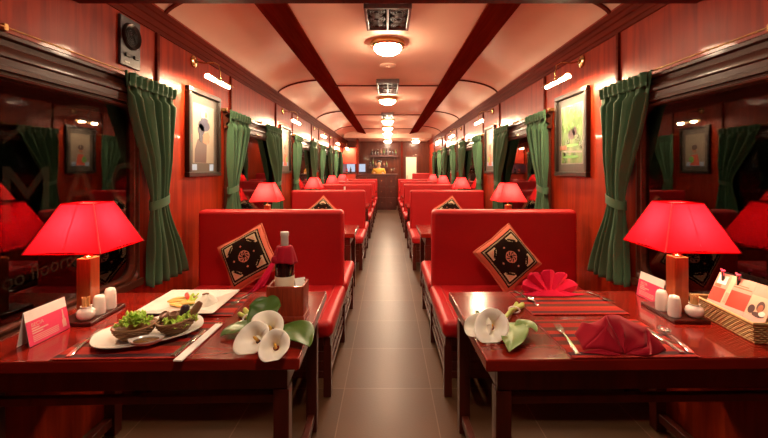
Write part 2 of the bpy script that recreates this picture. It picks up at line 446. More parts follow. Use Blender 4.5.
# ------------------------------------------------------------------ windows
def rrect(y0, y1, z0, z1, r, k=8):
    pts = []
    for cy, cz, a0 in ((y1-r, z1-r, 0), (y0+r, z1-r, 90), (y0+r, z0+r, 180), (y1-r, z0+r, 270)):
        for i in range(k+1):
            a = R(a0 + 90*i/k); pts.append((cy + r*math.cos(a), cz + r*math.sin(a)))
    return pts
def rect_like(y0, y1, z0, z1, k=8):
    pts = []
    for cy, cz in ((y1, z1), (y0, z1), (y0, z0), (y1, z0)): pts += [(cy, cz)]*(k+1)
    return pts
GX = 1.435
wn = 1
for s in (-1, 1):
    for wi, (a, b) in enumerate(WIN):
        t = bpy.data.objects.new('window_%d' % wn, None); COL.objects.link(t); t.location = (s*GX, (a+b)/2, .63); struct(t); wn += 1
        h = (b-a)/2
        # stepped frame with rounded inner corners
        steps = [(rect_like(-h-.0, h+.0, .0, 1.07), .012), (rrect(-h-.0, h+.0, .0, 1.07, .02), -.022), (rrect(-h+.018, h-.018, .018, 1.02, .05), -.028),
                 (rrect(-h+.022, h-.022, .022, 1.016, .06), -.012), (rrect(-h+.034, h-.034, .034, .994, .07), -.012), (rrect(-h+.038, h-.038, .038, .990, .075), -.022),
                 (rrect(-h+.048, h-.048, .046, .982, .08), -.020), (rrect(-h+.052, h-.052, .05, .978, .08), .008)]
        mb = MB(); mb.loft([[(s*d, y, z) for y, z in p] for p, d in steps], True, (False, False))
        mb.build('window_frame', 'frame', t, smooth=35)
        mb = MB(); xs = sorted((s*.002, s*.006)); mb.box(xs[0], xs[1], -h+.03, h-.03, .03, 1.0)
        pane = mb.build('pane', 'pane', t)
        # head moulding
        mb = MB()
        pr = [(.012, 1.155), (-.018, 1.150), (-.03, 1.142), (-.03, 1.128), (-.012, 1.122), (-.010, 1.10), (-.028, 1.092), (-.036, 1.07), (-.036, 1.055), (-.02, 1.048), (-.018, 1.03), (-.03, 1.022), (-.03, 1.005), (.0, 1.0)]
        mb.loft([[(s*d, -h-.04, z) for d, z in pr], [(s*d, h+.04, z) for d, z in pr]])
        mb.build('head_moulding', 'frame', t, smooth=30)
        mb = MB(); xs = sorted((s*.012, s*-.036)); mb.box(xs[0], xs[1], -h-.02, h+.02, -.02, .022)
        mb.build('window_sill', 'frame', t, bevel=.006)
        # little catch on the frame
        mb = MB(); xs = sorted((s*-.022, s*-.034)); mb.box(xs[0], xs[1], -.03, .03, 1.006, 1.018)
        mb.build('catch', 'brass', t)
        if s == -1 and wi == 0:
            # worn lettering on the glass, seen from inside
            base = Vector((GX-1.432, -(a+b)/2, -.63))
            Rm = Matrix(((0,0,1,0),(1,0,0,0),(0,1,0,0),(0,0,0,1)))
            for ch, y, sz in (('M', 1.40, .31), ('A', 1.685, .31), ('O', 1.965, .31)):
                zc = {'M': 1.07, 'A': 1.085, 'O': 1.095}[ch]
                text_mesh(ch, sz, 'ghost', 'window_lettering', t, .0002, Matrix.Translation(base + Vector((.012, y, zc))) @ Rm)
            text_mesh('on', .12, 'ghost_small', 'window_lettering', t, .0002, Matrix.Translation(base + Vector((.012, 1.40, .93))) @ Rm)
            text_mesh('oo floorng', .085, 'ghost_small', 'window_lettering', t, .0002, Matrix.Translation(base + Vector((.012, 1.42, .82))) @ Rm @ Matrix.Rotation(R(4), 4, 'Z'))
            mb = MB()
            pts = []
            for px, py in ((0,143),(10,134),(25,123),(42,115),(60,111),(78,110),(96,113)):
                Yv = 1.43*386/(387.7-px); zv = 1.27 + (169.5-py)/386*Yv; pts.append((Yv, zv))
            wd = [.012, .022, .03, .036, .042, .05, .055]
            ring = [(y, z+w*.5) for (y, z), w in zip(pts, wd)] + [(y, z-w*.5) for (y, z), w in list(zip(pts, wd))[::-1]]
            mb.poly([(base.x+.012, base.y+y, base.z+z) for y, z in ring], (.0003, 0, 0))
            mb.build('window_lettering', 'ghost', t)

# curtain rods: one per window
rod0 = {}
for s in (-1, 1):
    for wi, (a, b) in enumerate(WIN):
        lab = 'thin brass curtain rail over the %s window from the front on the %s wall' % (ORD[wi], SIDE[s])
        t = thing('curtain_rail', lab, 'curtain rail', (s*1.395, (a+b)/2, 1.79), 0, 'brass curtain rails')
        ya, yb = a-.06, b+.14
        if wi: ya -= .06
        c = (a+b)/2
        MB().tube([(0, ya-c, 0), (0, yb-c, 0)], .0042, 8).build('rail', 'old_brass', t, smooth=60)
        for yy in (ya+.05, yb-.05, (ya+yb)/2+.12):
            xs = sorted((s*-.004, s*.06))
            MB().box(xs[0], xs[1], yy-c-.009, yy-c+.009, -.014, .014).build('bracket', 'old_brass', t, bevel=.004)

# ------------------------------------------------------------------ curtains
def lerp_keys(keys, z):
    for (z0, a0), (z1, a1) in zip(keys, keys[1:]):
        if z >= z1:
            f = (z0-z)/(z0-z1); f = f*f*(3-2*f)*.6 + f*.4
            return a0 + (a1-a0)*f
    return keys[-1][1]
def curtain(s, yt0, yt1, tie0, tie1, yb0, yb1, label, ztop=1.765, zt=1.075, zb=.585, folds=5):
    t = thing('curtain', label, 'curtain', (s*1.385, (yt0+yt1)/2, zb), 0, 'green tied-back curtains')
    cy = (yt0+yt1)/2
    ph = random.random()*6
    k0 = [(ztop+.03, yt0), (zt+.02, tie0), (zt-.02, tie0), (zb, yb0)]
    k1 = [(ztop+.03, yt1), (zt+.02, tie1), (zt-.02, tie1), (zb, yb1)]
    def fn(u, v):
        z = ztop+.03 + (zb - ztop-.03)*v
        a, b = lerp_keys(k0, z), lerp_keys(k1, z)
        # fullness: hang before swinging to the tie
        y = a + (b-a)*u
        w = min(1, abs(z-zt)/.25)
        amp = .015 + .022*w
        if v < .09: amp = .012
        x = amp*math.sin(2*PI*folds*u + ph + .5*math.sin(3*v)) + .006*math.sin(2*PI*folds*2.3*u + 1.7*ph)
        y += .006*math.sin(2*PI*folds*u*1.5 + ph*2 + z*3)*w
        if v < .012: x += .006*math.sin(40*u+ph)
        return (-s*(x+.0), y-cy, z-zb)
    MB().grid(fn, 72, 46).build('cloth', 'curtain', t, smooth=180, solid=.004, recalc=False)
    # ruffled heading
    def fh(u, v):
        z = ztop - .05 + .065*v
        x = .020 + .012*math.sin(2*PI*(folds+4)*u + ph) * (1 if v > .3 else .5)
        return (-s*x, yt0 + (yt1-yt0)*u - cy + .003*math.sin(50*u), z-zb + (.003*math.sin(2*PI*(folds+4)*u+1) if v > .9 else 0))
    MB().grid(fh, 90, 8).build('heading', 'curtain', t, smooth=180, solid=.003, recalc=False)
    yc = (tie0+tie1)/2; ry = (tie1-tie0)/2 + .012
    mb = MB(); rings = []
    for k in range(25):
        a = 2*PI*k/24
        tilt = .02*math.cos(a)
        c_, s_ = math.cos(a), math.sin(a)
        rings.append([(-s*(.034*s_), yc-cy+ry*c_, zt-zb-.026+tilt), (-s*(.034*s_), yc-cy+ry*c_, zt-zb+.026+tilt),
                      (-s*(.038*s_), yc-cy+(ry+.004)*c_, zt-zb+.026+tilt), (-s*(.038*s_), yc-cy+(ry+.004)*c_, zt-zb-.026+tilt)])
    mb.loft(rings, True, (False, False)); mb.build('tieback', 'curtain', t, smooth=40)
    return t
for s in (-1, 1):
    S = SIDE[s]
    curtain(s, 2.03, 2.48, 2.27, 2.42, 2.24, 2.62, 'large green curtain tied back beside the nearest window on the %s wall' % S)
    spec = [(3.36, 3.84, 0), (4.40, 4.97, 1), (5.76, 6.2, 0), (6.92, 7.4, 1), (8.05, 8.5, 0), (9.05, 9.55, 1), (10.18, 10.6, 0), (11.2, 11.72, 1)]
    for k, (a, b, far) in enumerate(spec):
        w = ORD[1 + k//2]
        lab = 'green curtain tied back at the %s edge of the %s window on the %s wall' % ('far' if far else 'near', w, S)
        if far: curtain(s, a, b, b-.18, b-.02, b-.28, b+.04, lab, folds=4, zt=1.1)
        else: curtain(s, a, b, a+.02, a+.18, a-.04, a+.28, lab, folds=4, zt=1.1)

# ------------------------------------------------------------------ benches
def make_bench(single=False):
    t = thing('bench', 'x', 'bench', (0,0,0), 0, 'red double benches along the aisle')
    yb = .70
    lo = -.02 if single else -yb
    # seat frame
    mb = MB()
    y_lo, y_hi = (-yb, .05) if single else (-yb, yb)
    mb.box(.015, .05, y_lo, y_hi, .285, .335); mb.box(1.04, 1.075, y_lo, y_hi, .285, .335)
    mb.box(.05, 1.04, y_lo, y_lo+.035, .285, .335); mb.box(.05, 1.04, y_hi-.035, y_hi, .285, .335)
    mb.build('seat_frame', 'dark', t, bevel=.006)
    for yy in ((y_lo+.022, y_hi-.022) if single else (-yb+.022, 0, yb-.022)):
        for xx in (.032, 1.058):
            MB().box(xx-.022, xx+.022, yy-.022, yy+.022, 0, .29).build('leg', 'dark', t, bevel=.004)
    mb = MB()
    for z in (.10, .165, .23):
        mb.box(.020, .040, y_lo+.03, y_hi-.03, z, z+.03)
    k = 5 if single else 9
    for i in range(1, k):
        y = y_lo + (y_hi-y_lo)*i/k
        mb.box(.024, .036, y-.010, y+.010, .10, .285)
    mb.build('side_lattice', 'dark', t, bevel=.003)
    for yy, on in ((y_lo+.02, True), (y_hi-.02, not single)):
        mb = MB()
        for z0, z1 in ((.10, .14), (.155, .195), (.21, .25)): mb.box(.05, 1.04, yy-.009, yy+.009, z0, z1)
        mb.box(.05, 1.04, yy-.004, yy+.004, .10, .285)
        mb.build('front_panel', 'dark', t, bevel=.003)
    def cushion(y0, y1):
        mb = MB(); mb.box(0, 1.085, y0, y1, .335, .432)
        c = mb.build('seat_cushion', 'leather', t, bevel=.035, seg=5)
        xx = .075; yf = y0 if abs(y0) > abs(y1) else y1; ya = y1 if yf == y0 else y0
        e = .03 if yf < 0 else -.03
        MB().tube([(xx, ya, .4325), (xx, yf+e, .4325), (xx, yf+e*.2, .415), (xx, yf-.001*e, .385), (xx, yf, .345)], .004, 6).build('piping', 'piping', c, smooth=60)
    cushion(-.73, -.03)
    if not single: cushion(.03, .73)
    mb = MB(); mb.box(.017, 1.075, -.055, .055, .40, .975)
    mb.build('backrest', 'leather', t, bevel=.032, seg=5)
    return t
BY = [2.85, 5.55, 7.8, 9.85]
proto = make_bench()
desc = {0: 'front', 1: 'second', 2: 'third', 3: 'fourth'}
for s in (-1, 1):
    for k, y in enumerate(BY):
        lab = ('red leather double bench behind the front table on the %s of the aisle' % SIDE[s] if k == 0 else
               'red leather double bench, %s one from the front on the %s side of the aisle' % (ORD[k], SIDE[s]))
        o = proto if (s == -1 and k == 0) else dup(proto)
        o['label'] = lab
        o.location = (s*.305, y, 0) ; o.rotation_euler = (0, 0, 0 if s == 1 else PI)
ps = make_bench(True); ps['group'] = 'single benches before the bar'
ps.location = (.305, 11.9, 0); ps['label'] = 'red leather single bench farthest away on the right side, before the bar'
q = make_bench(True); q['group'] = 'single benches before the bar'
q['label'] = 'red leather single bench farthest away on the left side, against the bar counter'
q.location = (-1.395, 11.9, 0)

# ------------------------------------------------------------------ tables
def make_table(w, d):
    t = thing('dining_table', 'x', 'table', (0,0,0), 0, 'lacquered dining tables')
    hx, hy = w/2, d/2
    MB().box(-hx, hx, -hy, hy, .620, .660).build('table_top', 'table', t, bevel=.006, seg=3)
    mb = MB()
    ax, ay = hx-.045, hy-.03
    mb.box(-ax, ax, -ay, -ay+.022, .545, .62); mb.box(-ax, ax, ay-.022, ay, .545, .62)
    mb.box(-ax, -ax+.022, -ay+.022, ay-.022, .545, .62); mb.box(ax-.022, ax, -ay+.022, ay-.022, .545, .62)
    mb.build('apron', 'dark', t, bevel=.003)
    for i in (-1, 1):
        for yy in (-hy+.05, hy-.05):
            MB().box(i*(hx-.065)-.026, i*(hx-.065)+.026, yy-.026, yy+.026, 0, .545).build('leg', 'dark', t, bevel=.004)
        MB().box(i*(hx-.065)-.016, i*(hx-.065)+.016, -hy+.076, hy-.076, .05, .09).build('stretcher', 'dark', t, bevel=.004)
    for yy in (-hy+.05,):
        MB().box(-hx+.091, hx-.091, yy-.012, yy+.012, .495, .52).build('stretcher', 'dark', t, bevel=.003)
    return t
big = make_table(1.085, .69)
big.location = (-.838, 1.578, 0); big.rotation_euler = (0, 0, R(1.6))
big['label'] = 'large red lacquered table at the front left, laid with plates of food'
o = dup(big, (.852, 1.59, 0), R(1.0), 'large red lacquered table at the front right, laid with napkins and cutlery')
TY = [1.6, 3.98, 6.68, 8.83, 10.87]
small = make_table(1.06, .60)
first = True
for s in (-1, 1):
    for k in (1, 2, 3, 4):
        lab = 'red lacquered table between the %s and %s benches on the %s side of the aisle' % (ORD[k-1], ORD[k], SIDE[s])
        o = small if first else dup(small); first = False
        o['label'] = lab; o.location = (s*.845, TY[k] + (0 if k != 1 else -.02), 0)

# ------------------------------------------------------------------ table lamps
def make_lamp(plate):
    t = thing('table_lamp', 'x', 'lamp', (0,0,0), 0, 'red shaded table lamps')
    b, tp = .142, .062; z0, z1 = .288, .472
    if plate: MB().box(-.085, .055, -.11, .11, 0, .016).build('base', 'dark', t, bevel=.004)
    else: MB().box(-.055, .055, -.055, .055, 0, .016).build('base', 'dark', t, bevel=.004)
    MB().box(-.028, .028, -.028, .028, .016, .245).build('post', 'lampwood', t, bevel=.003)
    MB().lathe([(.018, .245), (.018, .25), (.009, .256), (.009, .29), (.014, .292), (.014, .33), (.008, .332)], n=16).build('socket', 'brass', t, smooth=40)
    MB().sphere((0, 0, .365), .026, 16, 10, (1, 1, 1.25)).build('bulb', 'lampbulb', t, smooth=180)
    # shade: four flaring panels with softly bowed faces
    mb = MB(); rings = []
    N = 10; nz = 8
    for j in range(nz+1):
        v = j/nz; h = b + (tp-b)*v; z = z0 + (z1-z0)*v
        ring = []
        for k in range(4):
            ca = PI/4 + k*PI/2; p = (math.cos(ca)*h*1.41421, math.sin(ca)*h*1.41421); ca2 = ca+PI/2; q_ = (math.cos(ca2)*h*1.41421, math.sin(ca2)*h*1.41421)
            for i in range(N):
                u = i/N; bow = 1 - .018*math.sin(PI*u)
                sag = .006*(1-v)**2*math.sin(PI*u) 
                ring.append(((p[0]+(q_[0]-p[0])*u)*bow, (p[1]+(q_[1]-p[1])*u)*bow, z + (sag if j == 0 else 0)))
        rings.append(ring)
    mb.loft(rings, True, (False, False))
    cl = 'shade' if plate else 'shade_hazed'
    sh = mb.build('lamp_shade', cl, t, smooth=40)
    for k in range(4):
        ca = PI/4 + k*PI/2; c_, s_ = math.cos(ca)*1.41421, math.sin(ca)*1.41421
        MB().tube([(c_*(b+.001), s_*(b+.001), z0), (c_*(tp+.001), s_*(tp+.001), z1)], .0022, 6).build('seam_trim', 'piping', sh)
        ma = k*PI/2; f0 = .978
        MB().tube([(math.cos(ma)*(b*f0-.002), math.sin(ma)*(b*f0-.002), z0+.004), (math.cos(ma)*(tp*f0-.002), math.sin(ma)*(tp*f0-.002), z1-.008)], .0016, 6).build('seam_trim', 'piping', sh)
        for dz, hh in ((0, b), (z1-z0, tp)):
            ca2 = ca+PI/2
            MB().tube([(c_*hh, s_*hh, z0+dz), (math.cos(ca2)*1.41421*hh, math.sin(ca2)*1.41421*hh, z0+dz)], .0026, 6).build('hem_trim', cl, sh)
    MB().box(-tp+.004, tp-.004, -tp+.004, tp-.004, z1-.006, z1-.005).build('added_top_sheet', 'glow_sheet', sh)  # sheet added in the top opening for the white glow of the lining
    # spider that carries the shade
    mb = MB(); mb.tube([(-tp, 0, z1-.012), (tp, 0, z1-.012)], .0016, 6); mb.tube([(0, -tp, z1-.012), (0, tp, z1-.012)], .0016, 6); mb.tube([(0,0,.33), (0,0,z1-.012)], .002, 6)
    mb.build('shade_carrier', 'brass', t)
    return t
LAMP_W = 3.2
lampA = make_lamp(True); lampA.location = (-1.245, 1.605, .66); lampA.rotation_euler = (0, 0, PI + R(3))
lampA['label'] = 'red pyramid shaded lamp on the front left table by the pink card'
lampB = dup(lampA, (1.222, 1.63, .66), R(-2), 'red pyramid shaded lamp on the front right table beside the basket')
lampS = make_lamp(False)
first = True
lamps = [(-1.245, 1.605), (1.222, 1.63)]
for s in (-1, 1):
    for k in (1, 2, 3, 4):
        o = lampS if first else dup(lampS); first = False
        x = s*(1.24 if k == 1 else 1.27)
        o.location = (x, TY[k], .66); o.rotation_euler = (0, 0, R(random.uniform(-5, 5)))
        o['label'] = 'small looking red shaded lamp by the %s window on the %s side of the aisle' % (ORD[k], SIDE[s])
        lamps.append((x, TY[k]))

# ------------------------------------------------------------------ pictures and picture lamps
def picture(s, y, kind, label, w=.53, h=.66, zc=1.545):
    t = thing('picture', label, 'picture', (s*1.449, y, zc), 0, 'framed pictures on the piers')
    hw, hh = w/2, h/2
    def X(d): return -s*d
    def bx(mb, d0, d1, y0, y1, z0, z1, mi=None):
        a, b = sorted((X(d0), X(d1))); mb.box(a, b, y0, y1, z0, z1, mi)
    mb = MB(); fw = .036
    bx(mb, 0, .034, -hw, hw, hh-fw, hh); bx(mb, 0, .034, -hw, hw, -hh, -hh+fw)
    bx(mb, 0, .034, -hw, -hw+fw, -hh+fw, hh-fw); bx(mb, 0, .034, hw-fw, hw, -hh+fw, hh-fw)
    mb.build('picture_frame', 'picframe', t, bevel=.006)
    mb = MB(); bx(mb, .004, .010, -hw+fw, hw-fw, -hh+fw, hh-fw); mb.build('mount', 'mount', t)
    # the print, colours inside one mesh; u runs along +y, v up
    mats = ['print_beige', 'print_navy', 'print_brown', 'print_skin', 'print_red', 'print_blue', 'print_green', 'white_mount', 'garden']
    pw, ph = hw-.095, hh-.105
    mb = MB()
    def ell(cu, cv, ru, rv, mi, lay, n=20, rot=0):
        pts = []
        for k in range(n):
            a = 2*PI*k/n; uu, vv = ru*math.cos(a), rv*math.sin(a)
            pts.append((X(.0105), (cu + uu*math.cos(rot) - vv*math.sin(rot))*pw, (cv + uu*math.sin(rot) + vv*math.cos(rot))*ph))
        mb.poly(pts, (X(.0004*lay), 0, 0), mi)
    def pl(pts, mi, lay): mb.poly([(X(.0105), a*pw, b*ph) for a, b in pts], (X(.0004*lay), 0, 0), mi)
    f = 1 if s == -1 else -1     # keeps the sitter facing the far end
    if kind == 0:
        bx(mb, .010, .0108, -pw, pw, -ph, ph, 0)
        pl([(-.85*f,-.99),(.55*f,-.99),(.50*f,-.55),(.25*f,-.18),(-.15*f,-.06),(-.6*f,-.22),(-.82*f,-.55)], 2, 2)
        pl([(-.05*f,.02),(.42*f,.10),(.60*f,-.06),(.52*f,-.13),(.56*f,-.24),(.36*f,-.36),(-.1*f,-.28)], 3, 3)
        pl([(.22*f,-.99),(.55*f,-.99),(.50*f,-.55),(.28*f,-.2)], 0, 4)
        ell(.02*f, .30, .56, .20, 1, 4); ell(-.26*f, .14, .30, .2, 1, 4); ell(.08*f, .64, .42, .20, 7, 3); ell(.20*f, .68, .10, .10, 4, 4); ell(-.06*f, .64, .10, .10, 5, 4); ell(.06*f, .50, .34, .07, 1, 5); pl([(-.45*f, .02), (-.1*f, .1), (-.2*f, -.3), (-.4*f, -.25)], 1, 5)
        bx(mb, .010, .0112, -f*pw*1.22-.02, -f*pw*1.22+.02, -.2*ph-.03, -.2*ph+.03, 4); bx(mb, .010, .0112, -f*pw*1.22-.02, -f*pw*1.22+.02, -.2*ph-.09, -.2*ph-.03, 6)
        bx(mb, .010, .0112, -pw-.01, -pw+.06, -ph-.055, -ph-.01, 5); bx(mb, .010, .0112, pw-.075, pw-.005, -ph-.06, -ph-.008, 5)
    elif kind == 1:
        bx(mb, .010, .0106, -pw-.008, pw+.008, -ph-.008, ph+.008, 7)
        bx(mb, .010, .0112, -pw, pw, -ph, ph, 8)
        for k in range(26):
            ell(random.uniform(-.85, .85), random.uniform(.1, .85), random.uniform(.05, .16), random.uniform(.03, .09), random.choice((6, 6, 8)), 3, 9, random.random()*3)
        ell(.0, -.0, .35, .18, 2, 3, 11); ell(-.3, .1, .2, .16, 2, 3, 9)
        for v in (-.38, -.78): ell(.1, v, .75, .05, 6, 4)
        pl([(.45*-f, -.36), (1.2*-f, -.36), (1.2*-f, -.52), (.45*-f, -.52)], 3, 5)
        pl([(-.95, -.6), (.9, -.55), (.9, -.6), (-.95, -.66)], 7, 4)
    else:
        bx(mb, .010, .0106, -pw, pw, -ph, ph, 0 if kind == 2 else 7)
        pl([(-.5, -.98), (.5, -.98), (.35, -.3), (-.3, -.25)], 4 if kind == 2 else 2, 3)
        ell(.05, .0, .22, .18, 3, 4); ell(.03, .16, .3, .16, 2, 5); ell(-.1, .5, .5, .2, 0, 3); ell(.35, -.6, .25, .2, 6, 4)
        bx(mb, .010, .0112, -pw*.9, pw*.9, -ph, -ph*.75, 5)
    mb.build('print', mats, t)
    return t
PY = [3.02, 5.42, 7.69, 9.90]
pd = {(-1, 0): (0, 'dark framed portrait of a figure in a blue headwrap, nearest picture on the left wall'),
      (1, 0): (1, 'framed green garden scene with pale mount, nearest picture on the right wall'),
      (-1, 1): (2, 'dark framed figure picture, second from the front on the left wall'),
      (1, 1): (2, 'dark framed pale figure picture, second from the front on the right wall'),
      (-1, 2): (3, 'framed pale picture, third from the front on the left wall'),
      (1, 2): (3, 'framed pale picture, third from the front on the right wall'),
      (-1, 3): (2, 'framed picture farthest from the front on the left wall'),
      (1, 3): (3, 'framed picture farthest from the front on the right wall')}
for (s, k), (kind, lab) in pd.items(): picture(s, PY[k], kind, lab)

PIC_W = 2.6
def picture_lamp(s, y, label):
    t = thing('picture_lamp', label, 'wall lamp', (s*1.449, y, 2.075), 0, 'brass picture lamps')
    q_ = -s
    mb = MB(); mb.lathe([(.0, 0), (.044, 0), (.046, .006), (.040, .012), (.016, .016), (.014, .026), (.0, .027)], n=20)
    mb.xform(Matrix.Rotation(q_*PI/2, 4, 'Y')); mb.build('wall_plate', 'brass', t, smooth=40)
    MB().tube([(q_*.02, 0, 0), (q_*.08, .0, -.012), (q_*.15, .0, -.008), (q_*.19, 0, -.03), (q_*.2, 0, -.085), (q_*.2, 0, -.135)], .0055, 8).build('arm', 'brass', t, smooth=60)
    yc = -.14 + .0
    # half-round tube housing, open below towards the wall
    mb = MB(); rings = []
    for yy in (-.20, .20):
        o_, i_ = [], []
        for k in range(13):
            a = R(12) + R(178)*k/12
            o_.append((q_*(.2 + .026*math.cos(a)), yy, -.160 + .026*math.sin(a)))
            i_.append((q_*(.2 + .023*math.cos(a)), yy, -.160 + .023*math.sin(a)))
        rings.append(o_ + i_[::-1])
    mb.loft(rings, True, (True, True)); mb.build('housing', 'old_brass', t, smooth=40)
    for yy in (-.115, .115):
        MB().tube([(q_*.2, yy-.04, -.16), (q_*.2, yy+.04, -.16)], [.011, .011], 10).build('bulb', 'bulb', t, smooth=60)
    return t
for s in (-1, 1):
    for k, y in enumerate(PY):
        picture_lamp(s, y - .14 if k == 0 else y-.1, 'brass picture lamp with two bright bulbs above the %s picture on the %s wall' % (ORD[k], SIDE[s]))

# speaker panel on the left wall
t = thing('wall_speaker', 'grey speaker panel with round grille high on the left wall', 'speaker', (-1.449, 2.155, 1.975))
MB().box(0, .016, -.083, .083, -.135, .135).build('panel', 'grey', t, bevel=.004)
mb = MB(); mb.lathe([(.0, 0), (.05, 0), (.062, .012), (.068, .016), (.072, .012), (.074, 0)], n=30); mb.xform(Matrix.Translation((.016, .0, .035)) @ Matrix.Rotation(PI/2, 4, 'Y')); mb.build('speaker_ring', 'iron', t, smooth=40)
mb = MB()
for k in range(4): mb.tube([(.022, .0 + (.012+.012*k)*math.cos(2*PI*j/24), .035 + (.012+.012*k)*math.sin(2*PI*j/24)) for j in range(24)], .0025, 6, True)
mb.build('grille', 'iron', t, smooth=60)
for yy in (-.035, .035): MB().box(.016, .028, yy-.018, yy+.018, -.085, -.065).build('switch', 'iron', t, bevel=.003)
MB().box(.016, .018, -.05, -.015, -.118, -.11).build('name_plate', 'paper', t)

# ------------------------------------------------------------------ ceiling lights and vents
DOME_W = 13
DY = [3.38, 6.0, 8.55, 10.0, 11.5]
dl = None
for k, y in enumerate(DY + [12.7, .76]):
    lab = 'round brass rimmed dome light, %s from the front along the ceiling centre' % (ORD[k] if k < 5 else 'last')
    if k == 6: lab = 'round brass rimmed dome light above the two front tables'
    zc = ZC if y < 12 else 2.25
    if dl is None:
        t = thing('ceiling_light', lab, 'ceiling light', (0, y, zc), 0, 'dome lights along the ceiling')
        MB().lathe([(.10, 0), (.148, 0), (.152, -.012), (.15, -.035), (.138, -.048), (.122, -.05), (.118, -.04), (.10, -.03)], n=36).build('rim', 'brass', t, smooth=35)
        MB().lathe([(.122, -.044), (.116, -.066), (.096, -.088), (.062, -.104), (.02, -.111), (.001, -.1115)], n=36, cap=(False, False)).build('dome', 'dome', t, smooth=180)
        dl = t
    else:
        c_ = dup(dl, (0, y, zc), None, lab)
        if k == 6:
            for ch in c_.children:
                if ch.name.startswith('dome'):
                    ch.data = ch.data.copy(); ch.data.materials[0] = M['dome_soft']
t = dup(dl, (.93, 12.75, 2.25), None, 'round dome light at the far right above the pale door')

def vent(y, ln, wd, label, dep=.05):
    t = thing('ceiling_vent', label, 'vent', (0, y, ZC), 0, 'dark ceiling vents')
    hx, hy = wd/2, ln/2
    mb = MB(); f = .02
    mb.box(-hx, hx, -hy, -hy+f, -dep, 0); mb.box(-hx, hx, hy-f, hy, -dep, 0); mb.box(-hx, -hx+f, -hy+f, hy-f, -dep, 0); mb.box(hx-f, hx, -hy+f, hy-f, -dep, 0)
    mb.box(-.008, .008, -hy+f, hy-f, -dep, -.004)
    mb.build('vent_frame', 'dark', t, bevel=.003)
    MB().box(-hx+.01, hx-.01, -hy+.01, hy-.01, -.008, 0).build('backing', 'matt_black', t)
    for i in (-1, 1):
        mb = MB()
        nn = max(2, round(ln/.16))
        for j in range(nn):
            cy = -hy + f + (ln-2*f)*(j+.5)/nn; r = min(hx*.4, (ln-2*f)/nn*.46)
            for q_ in (1, .7, .4):
                mb.tube([(i*hx*.5 + r*q_*math.cos(2*PI*k/20), cy + r*q_*math.sin(2*PI*k/20), -dep+.012) for k in range(20)], .006, 6, True)
        mb.build('grille', 'frame', t, smooth=60)
    return t
vent(2.76, .42, .32, 'dark ceiling vent with round grilles nearest the camera')
vent(5.1, .7, .285, 'dark ceiling vent with round grilles between the first and second dome lights')
vent(7.85, .6, .25, 'dark ceiling vent between the second and third dome lights')
t = thing('smoke_detector', 'flat round disc on the ceiling just past the first dome light', 'detector', (0, 4.12, ZC))
MB().lathe([(.0, 0), (.085, 0), (.088, -.01), (.075, -.02), (.0, -.024)], n=30).build('housing', 'ceiling', t, smooth=40)
MB().lathe([(.03, -.02), (.03, -.03), (.0, -.032)], n=20).build('sensor', 'ceiling', t, smooth=40)

# ------------------------------------------------------------------ scatter cushions
def cushion(loc, rot, label, size=.335):
    mats = ['orange_cloth', 'black_cloth', 'cream_cloth', 'pink_cloth']
    def pat(u, v):
        x, y = 2*u-1, 2*v-1; ax, ay = abs(x), abs(y); m = max(ax, ay)
        if m > .86: return 0
        if .76 < m < .80: return 2 if (int((x+y)*40) % 2 == 0) else 1
        r = math.hypot(x, y)
        if r < .235:
            a = math.atan2(y, x)
            if r > .205: return 3
            if r < .06: return 1
            return 3 if math.sin(a*8 + (r*40)) > -.1 else 1
        # corner ornaments, drawn as stepped right angles
        if ax > .30 and ay > .30 and m < .68:
            d = (.68-ax) + (.68-ay)
            edge = min(.68-ax, .68-ay)
            if edge < .05: return 2 if d < .46 else 1
            if d < .36:
                return 3 if (int(ax*22) + int(ay*22)) % 2 else 2
            if .40 < d < .48 and (int(ax*25)+int(ay*19)) % 3 == 0: return 2
        if abs(ax-.44) + ay < .055 or abs(ay-.44) + ax < .055: return 3
        return 1
    h = size/2
    def surf(sign):
        def fn(u, v):
            x, y = 2*u-1, 2*v-1
            th = .062*max(0, (1-x**4))**.55*max(0, (1-y**4))**.55
            pin = 1 - .06*((1-abs(x))*abs(y)**6 + (1-abs(y))*abs(x)**6)
            ear = 1 + .02*(abs(x*y))**8
            return (x*h*pin*ear, y*h*pin*ear, sign*th)
        return fn
    t = thing('cushion', label, 'cushion', loc, 0, 'embroidered scatter cushions')
    t.rotation_euler = rot
    MB().grid(surf(1), 84, 84, mfn=pat).build('embroidered_front', mats, t, smooth=180)
    MB().grid(surf(-1), 30, 30).build('back', 'orange_cloth', t, smooth=180)
    mb = MB(); pts = []
    for k in range(4):
        c = [(-1,-1),(1,-1),(1,1),(-1,1)]; a, b = c[k], c[(k+1) % 4]
        for i in range(12):
            u = i/12; x, y = a[0]+(b[0]-a[0])*u, a[1]+(b[1]-a[1])*u
            pin = 1 - .06*((1-abs(x))*abs(y)**6 + (1-abs(y))*abs(x)**6); pts.append((x*h*pin*1.015, y*h*pin*1.015, 0))
    mb.tube(pts, .007, 8, True); mb.build('edge_piping', 'orange_cloth', t, smooth=60)
    return t
# leaning back on the backrest: normal points to the camera and up a little
def lean(rz_in_plane, tilt, yaw):
    m = Matrix.Rotation(R(yaw), 4, 'Z') @ Matrix.Rotation(R(90-tilt), 4, 'X') @ Matrix.Rotation(R(rz_in_plane), 4, 'Z')
    return m.to_euler()
cushion((-.955, 2.642, .668), lean(31, 20, -8), 'black and orange embroidered cushion on the front left bench')
cushion((.82, 2.642, .664), lean(34, 20, 8), 'black and orange embroidered cushion on the front right bench')
cushion((-.90, 5.33, .676), lean(43, 20, 5), 'orange embroidered cushion leaning on the second left bench')
cushion((.86, 5.33, .676), lean(36, 20, -5), 'dark embroidered cushion leaning on the second right bench')

